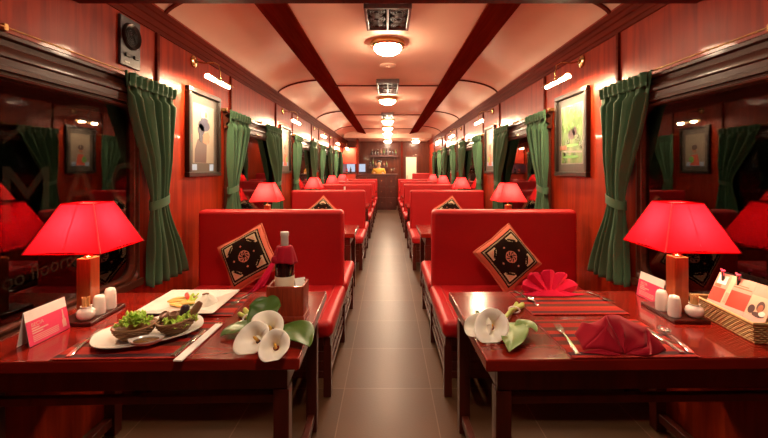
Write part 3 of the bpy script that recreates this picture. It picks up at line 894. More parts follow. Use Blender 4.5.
# ------------------------------------------------------------------ table ware helpers
TZ = .661
def placemat(x, y, rz, w, d, label):
    t = thing('placemat', label, 'placemat', (x, y, TZ-.0005), R(rz), 'striped red placemats')
    MB().grid(lambda u, v: ((u-.5)*w, (v-.5)*d, .003), 4, 4).build('cloth', 'mat', t, solid=.003)
    mb = MB()
    for i in range(40):
        yy = (-.5 + (i+.5)/40)*d
        for sx in (-1, 1): mb.box(min(sx*w/2, sx*(w/2+.006)), max(sx*w/2, sx*(w/2+.006)), yy-.0015, yy+.0015, .001, .0025)
    f = mb.build('fringe', 'piping', t); f['kind'] = 'stuff'
placemat(.80, 1.40, 1, .41, .31, 'striped red woven placemat nearest the camera on the right table')
placemat(.81, 1.77, 1, .40, .31, 'striped red woven placemat under the far napkin on the right table')
placemat(-.865, 1.385, 1.6, .43, .30, 'striped red woven placemat under the oval plate on the left table')
placemat(-.865, 1.745, 1.6, .42, .30, 'striped red woven placemat under the square plate on the left table')

def cutlery(kind, p0, p1, label, z=TZ+.006, group='silver cutlery on the tables', z1=None):
    """from handle end p0 to the tip p1"""
    p0 = Vector((*p0, 0)); p1 = Vector((*p1, 0)); L = (p1-p0).length; rz = math.atan2(p1.y-p0.y, p1.x-p0.x)
    t = thing(kind, label, kind, (p0.x, p0.y, z), rz, group)
    if z1 is not None: t.rotation_euler = (0, -math.asin(min(1, (z1-z)/L)), rz)
    k = L/.2
    def sweep(name, prof, arch, mat='chrome', th=.0022):
        mb = MB(); rings = []
        for xx, w in prof:
            zz = arch(xx/.2)
            xx *= k
            rings.append([(xx, -w, zz), (xx, w, zz), (xx, w*.7, zz+th), (xx, -w*.7, zz+th)])
        mb.loft(rings); return mb.build(name, mat, t, smooth=40)
    if kind == 'knife':
        sweep('handle', [(0, .006), (.004, .009), (.05, .0075), (.085, .006), (.09, .005)], lambda u: 0, th=.005)
        sweep('blade', [(.09, .005), (.10, .009), (.15, .010), (.185, .008), (.2, .001)], lambda u: .001, th=.0016)
    elif kind == 'fork':
        ar = lambda u: .010*math.sin(min(1, max(0, u))*PI)*.6 + (.004*(u-.75)*4 if u > .75 else 0)
        sweep('handle', [(0, .007), (.004, .0095), (.03, .0075), (.08, .0045), (.125, .0032)], ar)
        sweep('head', [(.125, .0032), (.132, .007), (.142, .0115), (.158, .0125)], ar)
        for j in range(4):
            yy = -.0105 + .007*j
            mb = MB(); rings = []
            for xx in (.157, .175, .19, .2):
                w = .0018 if xx < .195 else .0007; zz = ar(xx/.2); rings.append([(xx*k, yy-w, zz), (xx*k, yy+w, zz), (xx*k, yy+w, zz+.002), (xx*k, yy-w, zz+.002)])
            mb.loft(rings); mb.build('tine', 'chrome', t)
    else:
        ar = lambda u: .006*math.sin(min(1, u/.75)*PI) if u < .75 else 0
        sweep('handle', [(0, .007), (.004, .0095), (.03, .0075), (.08, .0045), (.14, .0035)], ar)
        mb = MB()
        def fn(u, v):
            a = 2*PI*u; r = v
            return ((.17 + .031*r*math.cos(a))*k, .0195*r*math.sin(a)*(1-.15*math.cos(a)), -.0 + .009*r*r)
        mb.grid(fn, 24, 6); mb.build('bowl', 'chrome', t, smooth=180, solid=.0014)
    return t
# left table
cutlery('fork', (-1.03, 1.243), (-1.07, 1.45), 'silver fork left of the oval plate on the left table')
cutlery('knife', (-.694, 1.245), (-.690, 1.46), 'silver knife beside the white paper sleeve on the left table')
cutlery('fork', (-.672, 1.865), (-.688, 1.70), 'silver fork beside the square plate on the left table')
t = thing('chopstick_sleeve', 'long white paper chopstick sleeve right of the oval plate', 'chopsticks', (-.660, 1.36, TZ+.003), R(89))
mb = MB(); mb.box(-.145, .145, -.014, .014, 0, .006); mb.build('paper_sleeve', 'paper', t, bevel=.002)
for yy in (-.006, .006): MB().tube([(.10, yy, .003), (.158, yy, .003)], .0022, 8).build('chopstick', 'toothpick', t, smooth=60)
# right table
cutlery('fork', (.622, 1.262), (.655, 1.50), 'silver fork left of the near crimson napkin', z=TZ+.005)
cutlery('spoon', (1.0, 1.27), (1.036, 1.47), 'silver spoon right of the near crimson napkin', z=TZ+.006)
cutlery('knife', (.968, 1.268), (.985, 1.47), 'silver knife between the near napkin and the spoon', z=TZ+.005)
cutlery('spoon', (.628, 1.912), (.664, 1.755), 'silver spoon left of the far bright napkin')
cutlery('knife', (.672, 1.92), (.668, 1.70), 'silver knife left of the far bright napkin', z=TZ+.005)
cutlery('fork', (.985, 1.905), (1.015, 1.735), 'silver fork right of the far bright napkin')

# ------------------------------------------------------------------ folded napkins
def fan_napkin(loc, rz, w, h, lobes, mat, label, lean_=.35, seed=1, asym=None):
    rnd = random.Random(seed)
    t = thing('folded_napkin', label, 'napkin', (*loc, TZ+.0035), rz, 'folded napkins')
    hs = asym or [1]*lobes
    def sheet(scale, yoff, ph, pl):
        def fn(u, v):
            a = PI*(1-u)*.98 + .01*PI; q_ = u*lobes; i = min(lobes-1, int(q_)); fr = q_-i
            lobe = abs(math.sin(PI*fr)); nx = hs[i]
            r = v*(.80 + .20*lobe**.7*nx)*scale
            pleat = (abs(fr-.5)*2-.5)*pl*v
            x = math.cos(a)*r*w/2; z = math.sin(a)**.8*r*h
            y = yoff - z*0 + lean_*z + pleat + .010*math.sin(a*3+ph)*v
            return (x, y, max(0.001, z))
        return fn
    MB().grid(sheet(1, 0, 0, .035), lobes*14, 14).build('front_fold', mat, t, smooth=50, solid=.003, recalc=False)
    MB().grid(sheet(.86, .028, 1.3, -.03), lobes*14, 14).build('back_fold', mat, t, smooth=50, solid=.003, recalc=False)
    # lower collar lying forward on the mat
    def col(u, v):
        a = PI*(1-u); wob = 1 + .10*math.cos(6*a)
        return (math.cos(a)*w/2*(.35+.68*v)*wob, -.030*v*math.sin(a) - .004 + .03*(1-v)*math.sin(a), .003 + .030*(1-v)**2*math.sin(a) + .012*abs(math.sin(3*a))*v*(1-v)*3)
    MB().grid(col, 48, 8).build('collar', mat, t, smooth=60, solid=.003, recalc=False)
    return t
fan_napkin((.785, 1.865), R(0), .285, .118, 5, 'bright_crimson', 'bright crimson fan folded napkin at the far edge of the right table', .25, 2, [.95, 1.0, 1.08, 1.0, .95])
# near napkin: a loose bird-like fold, drawn as creased panels
t = thing('folded_napkin', 'dark crimson folded napkin nearest the camera on the right table', 'napkin', (.775, 1.30, TZ+.0035), 0, 'folded napkins')
def fold(faces, name):
    mb = MB()
    for poly in faces: mb.add(poly, [tuple(range(len(poly)))])
    o = mb.build(name, 'crimson', t, recalc=False)
    bm = bmesh.new(); bm.from_mesh(o.data); bmesh.ops.remove_doubles(bm, verts=bm.verts, dist=.002); bmesh.ops.subdivide_edges(bm, edges=bm.edges, cuts=4, use_grid_fill=True)
    rnd = random.Random(5)
    for v in bm.verts:
        v.co += Vector((math.sin(v.co.y*60+v.co.z*40), math.sin(v.co.x*50+v.co.z*70), math.sin(v.co.x*45+v.co.y*35)))*.0022
        v.co.z = max(.001, v.co.z)
    bmesh.ops.recalc_face_normals(bm, faces=bm.faces); bm.to_mesh(o.data); bm.free()
    for p in o.data.polygons: p.use_smooth = True
    o.data.set_sharp_from_angle(angle=R(40))
    md = o.modifiers.new('solid', 'SOLIDIFY'); md.thickness = .003; md.offset = 0
    return o
B_ = (.0, -.04, .003); Pk = (-.02, .035, .100); Pr = (.035, .05, .094); Rw = (.115, .03, .062); Lw = (-.045, .0, .074); Ls = (-.095, .05, .072)
fold([[B_, Pk, Pr, (.012, -.012, .055)], [B_, (.012, -.012, .055), Pr, Rw], [B_, Rw, (.085, -.02, .02)]], 'right_fold')
fold([[B_, (-.03, -.02, .05), Lw, Pk], [B_, (-.075, -.035, .016), Lw, (-.03, -.02, .05)], [(-.075, -.035, .016), (-.125, -.02, .006), Lw]], 'left_fold')
fold([[Lw, Ls, (-.125, .04, .03), (-.125, -.02, .006)], [Pk, Lw, Ls, (-.03, .10, .04)], [Pr, Pk, (-.03, .10, .04), (.06, .11, .03)], [Rw, Pr, (.06, .11, .03), (.12, .08, .01)]], 'back_fold')
fold([[B_, (.085, -.02, .02), Rw, (.155, -.015, .003), (.06, -.055, .003)], [B_, (-.06, -.052, .003), (-.135, -.03, .003), (-.075, -.035, .016)], [Rw, (.12, .08, .01), (.155, -.015, .003)]], 'base_fold')

# ------------------------------------------------------------------ plates and food (left table)
t = thing('oval_plate', 'big white oval plate holding two woven bowls', 'plate', (-.868, 1.412, TZ+.002), R(31))
mb = MB(); rings = []
for r, z in ((.0, .008), (.62, .008), (.72, .010), (.90, .019), (1.0, .024), (1.0, .021), (.90, .013), (.66, .0), (.0, .0)):
    ring = []
    for k in range(48):
        a = 2*PI*k/48; c_, s_ = math.cos(a), math.sin(a)
        q_ = (abs(c_)**2.5 + abs(s_)**2.5)**(-1/2.5)
        ring.append((.176*max(r, .002)*c_*q_, .127*max(r, .002)*s_*q_, z))
    rings.append(ring)
mb.loft(rings); mb.build('plate_body', 'china', t, smooth=50)

def woven_bowl(loc, r, h, label, tilt=(0,0)):
    t = thing('woven_bowl', label, 'bowl', loc, 0, 'woven bowls on the oval plate')
    t.rotation_euler = (R(tilt[0]), R(tilt[1]), 0)
    prof = lambda v: r*(.55 + .45*math.sin(v*PI/2))
    mb = MB()
    n = 72; rows = 9
    for j in range(rows):
        v = j/(rows-1); rr = prof(v); z = .004 + (h-.006)*v
        mb.tube([((rr+.0022*math.cos(18*2*PI*k/n + PI*j))*math.cos(2*PI*k/n), (rr+.0022*math.cos(18*2*PI*k/n + PI*j))*math.sin(2*PI*k/n), z) for k in range(n)], .0032, 5, True)
    mb.build('weave', 'dark_wicker', t, smooth=60)
    mb = MB(); mb.lathe([(.001, .003), (r*.54, .003), (prof(.3)-.003, .004+h*.3), (prof(.65)-.003, h*.65), (r-.004, h-.002)], n=32, cap=(False, False)); mb.build('liner', 'dark_wicker', t, smooth=60, solid=.002)
    MB().tube([(r*math.cos(2*PI*k/40), r*math.sin(2*PI*k/40), h) for k in range(40)], .0045, 8, True).build('rim', 'dark_wicker', t, smooth=60)
    return t
PZ = TZ + .0105
woven_bowl((-.902, 1.376, PZ), .066, .046, 'woven brown bowl heaped with lettuce, on the left of the oval plate', (0, 0))
woven_bowl((-.772, 1.420, PZ+.006), .065, .048, 'woven brown bowl with grilled rolls, on the right of the oval plate', (4, -6))
def ruffle(mb, c, r, nz, seed, waves=7, amp=.3):
    rnd = random.Random(seed); ph = rnd.random()*6
    ax = Matrix.Rotation(rnd.uniform(0, 6.28), 4, 'Z') @ Matrix.Rotation(rnd.uniform(.1, nz), 4, 'X')
    def fn(u, v):
        a = 2*PI*u*.85; rr = r*v
        z = r*amp*v*v*math.sin(waves*a+ph) + .15*r*math.sin(3*a+ph*2)*v
        return Vector(c) + ax @ Vector((rr*math.cos(a), rr*math.sin(a), z + .2*r*v*v))
    mb.grid(fn, 40, 5)
mb = MB()
for k in range(22):
    a = random.random()*6.28; d = .048*math.sqrt(random.random())
    ruffle(mb, (d*math.cos(a), d*math.sin(a), .006 + .022*(1-(d/.05)**2)+random.random()*.008), random.uniform(.014, .022), .9, k)
o = mb.build('lettuce', 'lettuce', None, smooth=180, solid=.0008, recalc=False); o.location = (-.902, 1.376, PZ+.046)
tag(o, 'frilly green lettuce heaped in the left woven bowl', 'lettuce', None, 'stuff')
mb = MB()
for k in range(9):
    a = -1.8 + .28*k; d = .046
    ruffle(mb, (d*math.cos(a), d*math.sin(a), .004), random.uniform(.02, .028), 1.2, k+50)
o = mb.build('lettuce', 'lettuce', None, smooth=180, solid=.0008, recalc=False); o.location = (-.772, 1.420, PZ+.046)
tag(o, 'pale green lettuce leaf lining the front of the right woven bowl', 'lettuce', None, 'stuff')
def roll(loc, r, h, rot, mat, label, nm='grilled_roll'):
    mb = MB(); mb.lathe([(r*.1, -.002), (r*.75, 0), (r, h*.15), (r*1.02, h*.5), (r*.95, h*.85), (r*.75, h), (r*.62, h*.97), (r*.55, h*.86), (r*.1, h*.84)], n=20)
    o = mb.build(nm, mat, None, smooth=60); o.location = loc; o.rotation_euler = rot
    return tag(o, label, 'food', 'rolls in the woven bowl')
bz = PZ+.044
roll((-.815, 1.43, bz), .019, .030, (.5, -.3, 0), 'brownfood', 'brown grilled roll at the left rim of the right woven bowl')
roll((-.776, 1.402, bz+.006), .018, .032, (.35, .1, 0), 'brownfood', 'brown open topped roll in the middle of the right woven bowl')
roll((-.735, 1.436, bz+.004), .014, .062, (-.2, .55, 0), 'brownfood', 'long brown roll standing at the right of the right woven bowl')
roll((-.765, 1.448, bz+.006), .016, .038, (-.2, .1, 0), 'purple', 'dark purple roll at the back of the right woven bowl')
t = thing('sauce_dish', 'small white pointed dish of brown sauce at the front of the oval plate', 'dish', (-.822, 1.314, PZ+.003), R(14))
mb = MB(); rings = []
for r, z in ((.02, .004), (.55, .004), (.8, .010), (1.0, .020), (1.0, .017), (.8, .006), (.5, .0), (.02, .0)):
    ring = []
    for k in range(40):
        a = 2*PI*k/40; c_, s_ = math.cos(a), math.sin(a)
        ring.append((.050*r*c_*(1+.12*abs(c_)**6), .034*r*s_*abs(s_)**.25, z + (.004*abs(c_)**8 if r == 1 else 0)))
    rings.append(ring)
mb.loft(rings); mb.build('dish_body', 'china', t, smooth=50)
mb = MB(); mb.lathe([(.001, .0165), (.040, .0158)], n=30, cap=(False, False), sy=.62); s_ob = mb.build('sauce', 'sauce', t, smooth=180, solid=.001)
# square plate
t = thing('square_plate', 'large white square plate of rice and vegetables', 'plate', (-.885, 1.735, TZ+.004), R(1))
mb = MB(); rings = []
for r, z in ((.01, .006), (.62, .006), (.68, .010), (1.0, .017), (1.0, .014), (.68, .004), (.6, .0), (.01, .0)):
    ring = []
    for y_, x_ in rrect(-.155*r, .155*r, -.165*r, .165*r, .012*r, 4): ring.append((x_, y_, z))
    rings.append(ring)
mb.loft(rings); mb.build('plate_body', 'china', t, smooth=40)
mb = MB()
def rice(u, v):
    a = 2*PI*u; r = .048*v; bump_ = .004*math.sin(9*a+14*v)*math.sin(17*v+4*a)
    return (r*1.1*math.cos(a), r*math.sin(a), .044*(1-v*v)**.8 + bump_*(1-v*.5))
mb.grid(rice, 48, 14); o = mb.build('rice', 'rice', None, smooth=180, recalc=False); o.location = (-.812, 1.725, TZ+.0095)
tag(o, 'white rice mound on the square plate', 'rice', None, 'stuff')
def slab(loc, sx, sy, sz, rot, mat, nm, label, cat, bend=.2):
    mb = MB()
    def ring(v):
        w = sy*(1-abs(2*v-1)**3*.75); x = (v-.5)*sx; zz = bend*sx*math.sin(PI*v)
        return [(x, -w/2, zz), (x, -w*.3, zz+sz), (x, w*.3, zz+sz), (x, w/2, zz)]
    mb.loft([ring(i/8) for i in range(9)])
    o = mb.build(nm, mat, None, smooth=60, sub=1); o.location = loc; o.rotation_euler = rot
    return tag(o, label, cat, 'food on the square plate')
pz = TZ+.011
wd = ['slice nearest the rice', 'slice in front of the pepper', 'slice at the left', 'slice lowest on the left', 'slice at the back left']
for k, (x, y, a) in enumerate(((-.872, 1.705, .3), (-.905, 1.71, 1.0), (-.935, 1.735, .2), (-.925, 1.685, -.5), (-.96, 1.76, .8))):
    slab((x, y, pz), .085, .040, .009, (0, 0, a), 'yellowfood', 'yellow_slice', 'yellow %s on the square plate' % wd[k], 'vegetable', .08)
slab((-.908, 1.77, pz+.008), .075, .026, .012, (.6, .3, -.9), 'redfood', 'red_pepper', 'curved red pepper strip on the square plate', 'vegetable', .25)
for k, (x, y) in enumerate(((-.862, 1.755), (-.885, 1.76), (-.845, 1.77))):
    slab((x, y, pz), .035, .03, .018, (0, 0, k*1.1), 'brownfood', 'meat_piece', ['brown meat piece beside the rice mound', 'brown meat piece behind the yellow slices', 'brown meat piece furthest back on the plate'][k], 'meat', .1)
slab((-.812, 1.722, pz+.037), .030, .020, .009, (0, 0, .5), 'brownfood', 'meat_piece', 'small brown meat piece on top of the rice', 'meat', .1)
for k, (x, y) in enumerate(((-.868, 1.725), (-.895, 1.775))):
    mb = MB(); ruffle(mb, (0,0,.006), .028, .5, 90+k); o = mb.build('lettuce_leaf', 'lettuce', None, smooth=180, solid=.0008, recalc=False); o.location = (x, y, pz)
    tag(o, ['small green leaf left of the rice mound', 'small green leaf by the red pepper strip'][k], 'lettuce', 'food on the square plate')

# ------------------------------------------------------------------ wine in its box
t = thing('wine_box', 'open wooden box holding the wine bottle on the left table', 'box', (-.413, 1.602, TZ), R(1))
hx, hy, hh, th = .074, .057, .139, .009
mb = MB(); mb.box(-hx, hx, -hy, -hy+th, .02, hh); mb.build('front_board', 'boxwood', t, bevel=.002)
MB().box(-hx, hx, hy-th, hy, .02, hh).build('back_board', 'boxwood', t, bevel=.002)
for i in (-1, 1): MB().box(min(i*hx, i*(hx-th)), max(i*hx, i*(hx-th)), -hy+th, hy-th, .02, hh).build('side_board', 'boxwood', t, bevel=.002)
MB().box(-hx-.004, hx+.004, -hy-.004, hy+.004, 0, .02).build('base', 'boxwood', t, bevel=.003)
o = MB().box(-.022, .022, -.0015, .0015, 0, .045).build('folded_card', 'paper'); o.location = (-.372, 1.632, .775); o.rotation_euler = (-.5, 0, .5)
o.location = (-.366, 1.630, .768)
tag(o, 'white paper card tucked behind the bottle in the wooden box', 'card')
t = thing('wine_bottle', 'dark wine bottle with cream label standing in the wooden box', 'bottle', (-.425, 1.592, TZ+.021))
MB().lathe([(.001, .004), (.032, 0), (.0385, .004), (.039, .01), (.039, .185), (.037, .205), (.028, .228), (.018, .245), (.0145, .26), (.0142, .315), (.016, .317), (.016, .326), (.012, .328)], n=36).build('glass_body', 'bottle', t, smooth=50)
MB().lathe([(.0394, .085), (.0397, .086), (.0397, .152), (.0394, .153)], n=36, cap=(False, False)).build('label', 'label', t, smooth=60)
MB().lathe([(.0152, .258), (.0156, .26), (.0156, .312), (.0174, .315), (.0174, .328), (.016, .331), (.001, .3315)], n=24).build('capsule', 'foil', t, smooth=50)
t = thing('bottle_napkin', 'crimson napkin tied round the neck of the wine bottle', 'napkin', (-.425, 1.592, TZ+.021))
def wrap(u, v):
    a = 2*PI*u; r = .0275 + .022*v**.8 + .003*math.sin(9*a+v*2)*v
    if v < .05: r = .020
    return (r*math.cos(a), r*math.sin(a), .276 - .068*v + .004*math.sin(3*a)*v)
MB().grid(wrap, 64, 12).build('neck_wrap', 'crimson', t, smooth=180, solid=.003, recalc=False)
def tail(u, v):
    w = .014 + .034*v; a = (u-.5)*2
    x = -.030 - .070*v**.85; z = .225 - .115*v - .02*math.sin(v*PI)
    return (x + a*w*.75, -.030 - .045*math.sin(min(1, v*1.4)*PI/2) - .008*math.cos(a*5)*v - .004*math.sin(7*v), z + a*w*.35)
MB().grid(tail, 22, 18).build('hanging_end', 'bright_crimson', t, smooth=180, solid=.003, recalc=False)
MB().sphere((-.030, -.034, .222), .016, 14, 9, (1, .8, 1.1)).build('knot', 'crimson', t, smooth=180)

# ------------------------------------------------------------------ calla lilies
def leaf(parent, pts, wid, mat='leaf', fold=.25, wave=.004):
    """a broad leaf along a centre line; wid = half-widths"""
    P = [Vector(p) for p in pts]; n = len(P)-1
    def cen(v):
        q_ = v*n; i = min(n-1, int(q_)); f = q_-i
        a = P[max(i-1,0)]; b = P[i]; c = P[i+1]; d = P[min(i+2, n)]
        return .5*((2*b) + (c-a)*f + (2*a-5*b+4*c-d)*f*f + (3*b-a-3*c+d)*f**3)
    def wd_(v):
        q_ = v*n; i = min(n-1, int(q_)); f = q_-i; return wid[i]+(wid[i+1]-wid[i])*f
    def fn(u, v):
        c = cen(v); tt = (cen(min(1, v+.02)) - cen(max(0, v-.02))); tt.z = 0
        sd = Vector((-tt.y, tt.x, 0)).normalized(); a = 2*u-1; w = wd_(v)
        return c + sd*a*w + Vector((0, 0, fold*abs(a)*w + wave*math.sin(12*v+3*a)*abs(a)))
    return MB().grid(fn, 14, 26).build('leaf', mat, parent, smooth=180, solid=.0012, recalc=False)
def lily(parent, base, direc, L, rmax, tip=PI, name='flower'):
    """funnel flower: throat at base, opening along direc; the lip is drawn out to a point at angle tip (0 = right, PI/2 = up the face)"""
    d = Vector(direc).normalized()
    sd = d.cross(Vector((0,0,1))).normalized(); w = sd.cross(d); sd = -sd
    base = Vector(base) - d*L
    if sd.x < 0: sd = -sd
    def fn(u, v):
        a = 2*PI*u*1.06 + tip + PI*.97
        pt = max(0, math.cos(a-tip))**3
        flare = v**2.2
        r = .009 + rmax*flare*(1 + .55*pt) + .012*v
        back = .22*rmax*max(0, (v-.72)/.28)**2 + .10*rmax*math.sin(3*a+tip*3)*flare
        p = d*(L*v - back*(1.25-.4*pt) + .003*math.sin(5*a)*flare) + (sd*math.cos(a) + w*math.sin(a))*(r + .0025*u)
        return base + p
    o = MB().grid(fn, 52, 20).build(name, 'petal', parent, smooth=180, solid=.0016, recalc=False)
    for v in o.data.vertices: v.co.z = max(.003, v.co.z)
    MB().tube([base + d*L*.1, base + d*L*.55, base + d*L*.8], [.0055, .005, .003], 8).build('spadix', 'spadix', o, smooth=180)
    return o
t = thing('lily_bunch', 'bunch of three white lilies with dark green leaves on the left table', 'flowers', (-.43, 1.36, TZ+.003), 0, 'lily bunches on the tables')
ox, oy = -.43, 1.36
def L_(x, y, z): return (x-ox, y-oy, z)
for k, (sx, sy) in enumerate(((-.615, 1.60), (-.60, 1.62), (-.588, 1.615), (-.605, 1.635))):
    tgt = [(-.50, 1.40), (-.455, 1.42), (-.42, 1.36), (-.47, 1.42)][k]
    MB().tube([L_(sx, sy, .008+.006*(k % 2)), L_(-.535, 1.52, .012+.004*k), L_(tgt[0], tgt[1], .02)], [.0085, .008, .007], 8).build('stem', 'stem', t, smooth=60)
MB().tube([L_(-.552+.022*math.cos(a), 1.532+.014*math.sin(a)*.6, .013+.014*math.sin(a)) for a in [2*PI*k/16 for k in range(16)]], .004, 6, True).build('tie', 'paper', t, smooth=60)
leaf(t, [L_(-.46, 1.40, .012), L_(-.475, 1.445, .035), L_(-.472, 1.485, .070), L_(-.475, 1.515, .092), L_(-.48, 1.53, .10)], [.016, .052, .062, .046, .008], 'leaf', .18)
leaf(t, [L_(-.42, 1.39, .012), L_(-.375, 1.40, .022), L_(-.33, 1.385, .030), L_(-.295, 1.34, .022), L_(-.262, 1.30, .010)], [.02, .055, .066, .045, .004], 'leaf', .12)
leaf(t, [L_(-.49, 1.42, .010), L_(-.53, 1.43, .018), L_(-.57, 1.41, .018), L_(-.60, 1.385, .006)], [.016, .046, .042, .003], 'leaf', .2)
lily(t, L_(-.452, 1.290, .050), (-.10, -.72, .60), .056, .031, R(222))
lily(t, L_(-.415, 1.345, .064), (.02, -.72, .62), .052, .029, R(150))
lily(t, L_(-.365, 1.245, .046), (.12, -.70, .60), .052, .025, R(240))
t = thing('lily_bunch', 'single white lily with pale green leaves on the right table', 'flowers', (.43, 1.45, TZ+.003), 0, 'lily bunches on the tables')
ox, oy = .43, 1.45
for k, (sx, sy) in enumerate(((.575, 1.72), (.60, 1.715), (.592, 1.69))):
    MB().tube([L_(sx, sy, .009), L_(.51, 1.60, .012+.005*k), L_(.41+.01*k, 1.46, .025)], [.0085, .008, .007], 8).build('stem', 'stem', t, smooth=60)
MB().tube([L_(.535+.020*math.cos(a), 1.632-.008*math.cos(a), .013+.013*math.sin(a)) for a in [2*PI*k/16 for k in range(16)]], .004, 6, True).build('tie', 'paper', t, smooth=60)
leaf(t, [L_(.43, 1.50, .012), L_(.452, 1.44, .022), L_(.450, 1.38, .026), L_(.425, 1.32, .016), L_(.402, 1.272, .006)], [.012, .046, .052, .034, .004], 'leaf_pale', .2)
leaf(t, [L_(.46, 1.40, .012), L_(.493, 1.415, .025), L_(.518, 1.42, .035), L_(.538, 1.39, .022)], [.012, .036, .034, .004], 'leaf_pale', .25)
leaf(t, [L_(.41, 1.47, .010), L_(.38, 1.53, .02), L_(.355, 1.57, .03)], [.012, .02, .003], 'leaf', .25)
lily(t, L_(.372, 1.372, .058), (-.16, -.80, .55), .06, .035, R(235))
lily(t, L_(.330, 1.400, .040), (-.50, -.70, .50), .048, .024, R(200))

# ------------------------------------------------------------------ condiments on the lamp bases
def shaker(x, y, z, h, label):
    t = thing('shaker', label, 'shaker', (x, y, z), 0, 'white table shakers')
    MB().lathe([(.001, 0), (.0225, 0), (.024, .006), (.0235, h*.5), (.021, h*.82), (.016, h*.96), (.004, h)], n=24).build('shaker_body', 'china', t, smooth=60)
    mb = MB()
    for k in range(5): mb.sphere((.005*math.cos(k*1.26), .005*math.sin(k*1.26), h*.985), .0012, 6, 4)
    mb.build('pour_holes', 'iron', t)
def toothpot(x, y, z, label, seed):
    t = thing('toothpick_pot', label, 'toothpick holder', (x, y, z), 0, 'toothpick pots')
    MB().lathe([(.001, 0), (.020, 0), (.030, .012), (.0325, .024), (.028, .038), (.018, .046), (.020, .053), (.018, .053), (.015, .046), (.015, .012), (.001, .012)], n=28).build('pot', 'china', t, smooth=60)
    rnd = random.Random(seed); mb = MB()
    for k in range(26):
        a = rnd.random()*6.28; r = .011*math.sqrt(rnd.random())
        mb.tube([(r*math.cos(a), r*math.sin(a), .012), (r*1.25*math.cos(a), r*1.25*math.sin(a), .084+rnd.random()*.006)], .0016, 5)
    mb.build('toothpicks', 'toothpick', t)['kind'] = 'stuff'
pz = TZ+.016
toothpot(-1.196, 1.530, pz, 'white pot of toothpicks at the foot of the left table lamp', 1)
shaker(-1.190, 1.592, pz, .078, 'white shaker next to the toothpick pot on the left lamp base')
shaker(-1.190, 1.655, pz, .088, 'tall white shaker at the far end of the left lamp base')
toothpot(1.236, 1.556, pz, 'white pot of toothpicks at the foot of the right table lamp', 2)
shaker(1.160, 1.635, pz, .085, 'white shaker near the pink card on the right lamp base')
shaker(1.162, 1.565, pz, .085, 'white shaker at the near corner of the right lamp base')

# ------------------------------------------------------------------ tent cards
def tent_card(x, y, s, L, h, label, group=None):
    """long along y, its printed face turned to the aisle"""
    t = thing('tent_card', label, 'card', (x, y, TZ), 0, group)
    q_ = -s; d = .022
    def face(sgn, mat, v0, v1, off=0.):
        mb = MB()
        def fn(u, v):
            vv = v0 + (v1-v0)*v
            return (sgn*(d*(1-vv)+off), (u-.5)*L, h*vv+.001)
        mb.grid(fn, 2, 2); return mb
    face(q_, 0, 0, 1).build('front_leaf', 'paper', t, solid=.0012)
    face(-q_, 0, 0, 1).build('back_leaf', 'paper', t, solid=.0012)
    ang = math.atan2(d, h)
    mb = face(q_, 0, .0, .70, .0012); pk = mb.build('pink_print', 'pink', t, solid=.0004)
    # text frame on the printed face
    X_ = Vector((0, 1 if q_ > 0 else -1, 0)); Z_ = Vector((-q_*math.sin(ang), 0, math.cos(ang))); N_ = X_.cross(Z_)
    def mw(u, v): 
        p = Vector((q_*(d*(1-v)+.0022), 0, h*v+.001)) + X_*u
        return Matrix(((X_.x, Z_.x, N_.x, p.x), (X_.y, Z_.y, N_.y, p.y), (X_.z, Z_.z, N_.z, p.z), (0,0,0,1)))
    text_mesh('BECIA', h*.155, 'pale_pink', 'print_lettering', pk, .0002, mw(-L*.40, .52))
    mb = MB()
    def bar(u0, u1, v0, v1):
        pts = []
        for u, v in ((u0, v0), (u1, v0), (u1, v1), (u0, v1)): pts.append(Vector((q_*(d*(1-v)+.0020), 0, h*v+.001)) + X_*u*L)
        mb.add(pts, [(0,1,2,3)])
    bar(-.40, -.22, .45, .485); bar(-.40, -.02, .38, .42); bar(-.40, -.15, .315, .35)
    for k in range(4): bar(-.40, .22, .24-.05*k, .262-.05*k)
    # bottle drawn at the far end
    for u0, u1, v0, v1 in ((.32, .42, .12, .36), (.345, .395, .36, .48), (.355, .385, .48, .66)): bar(u0, u1, v0, v1)
    mb.build('print_figure', 'pale_pink', pk)
    return t
c = tent_card(-1.245, 1.402, -1, .168, .118, 'pink and white tent card on the front left table by the lamp', 'pink tent cards')
tent_card(1.235, 1.80, 1, .165, .112, 'pink and white tent card behind the shakers on the right table', 'pink tent cards')
tent_card(-1.24, 3.78, -1, .13, .10, 'pale tent card beside the second lamp on the left side', 'pink tent cards')
tent_card(1.24, 3.80, 1, .13, .10, 'pale tent card beside the second lamp on the right side', 'pink tent cards')

# ------------------------------------------------------------------ basket of brochures (right table)
BR = R(-7)
t = thing('basket', 'low wicker basket of brochures at the wall end of the right table', 'basket', (1.345, 1.49, TZ), BR)
hx, hy, hz = .055, .155, .072
mb = MB(); rows = 9
def rect_ring(f, z, wav, ph, n=76):
    pts = []; ax, ay = hx*f, hy + (f-1)*hx
    per = 4*(ax+ay)
    for k in range(n):
        d_ = per*k/n
        if d_ < 2*ax: p = (-ax+d_, -ay, 0, -1)
        elif d_ < 2*ax+2*ay: p = (ax, -ay+d_-2*ax, 1, 0)
        elif d_ < 4*ax+2*ay: p = (ax-(d_-2*ax-2*ay), ay, 0, 1)
        else: p = (-ax, ay-(d_-4*ax-2*ay), -1, 0)
        w = wav*math.cos(PI*k + ph)
        pts.append((p[0]+p[2]*w, p[1]+p[3]*w, z))
    return pts
for j in range(rows):
    v = j/(rows-1); mb.tube(rect_ring(.82+.18*v, .004+(hz-.008)*v, .0022, PI*j), .0042, 5, True)
mb.build('weave', 'wicker', t, smooth=60)
mb = MB(); rings = [rect_ring(.80+.18*v, .003+(hz-.006)*v, 0, 0) for v in (0, .5, 1)]
mb.loft(rings, True, (True, False)); mb.build('liner', 'wicker', t, solid=.002)
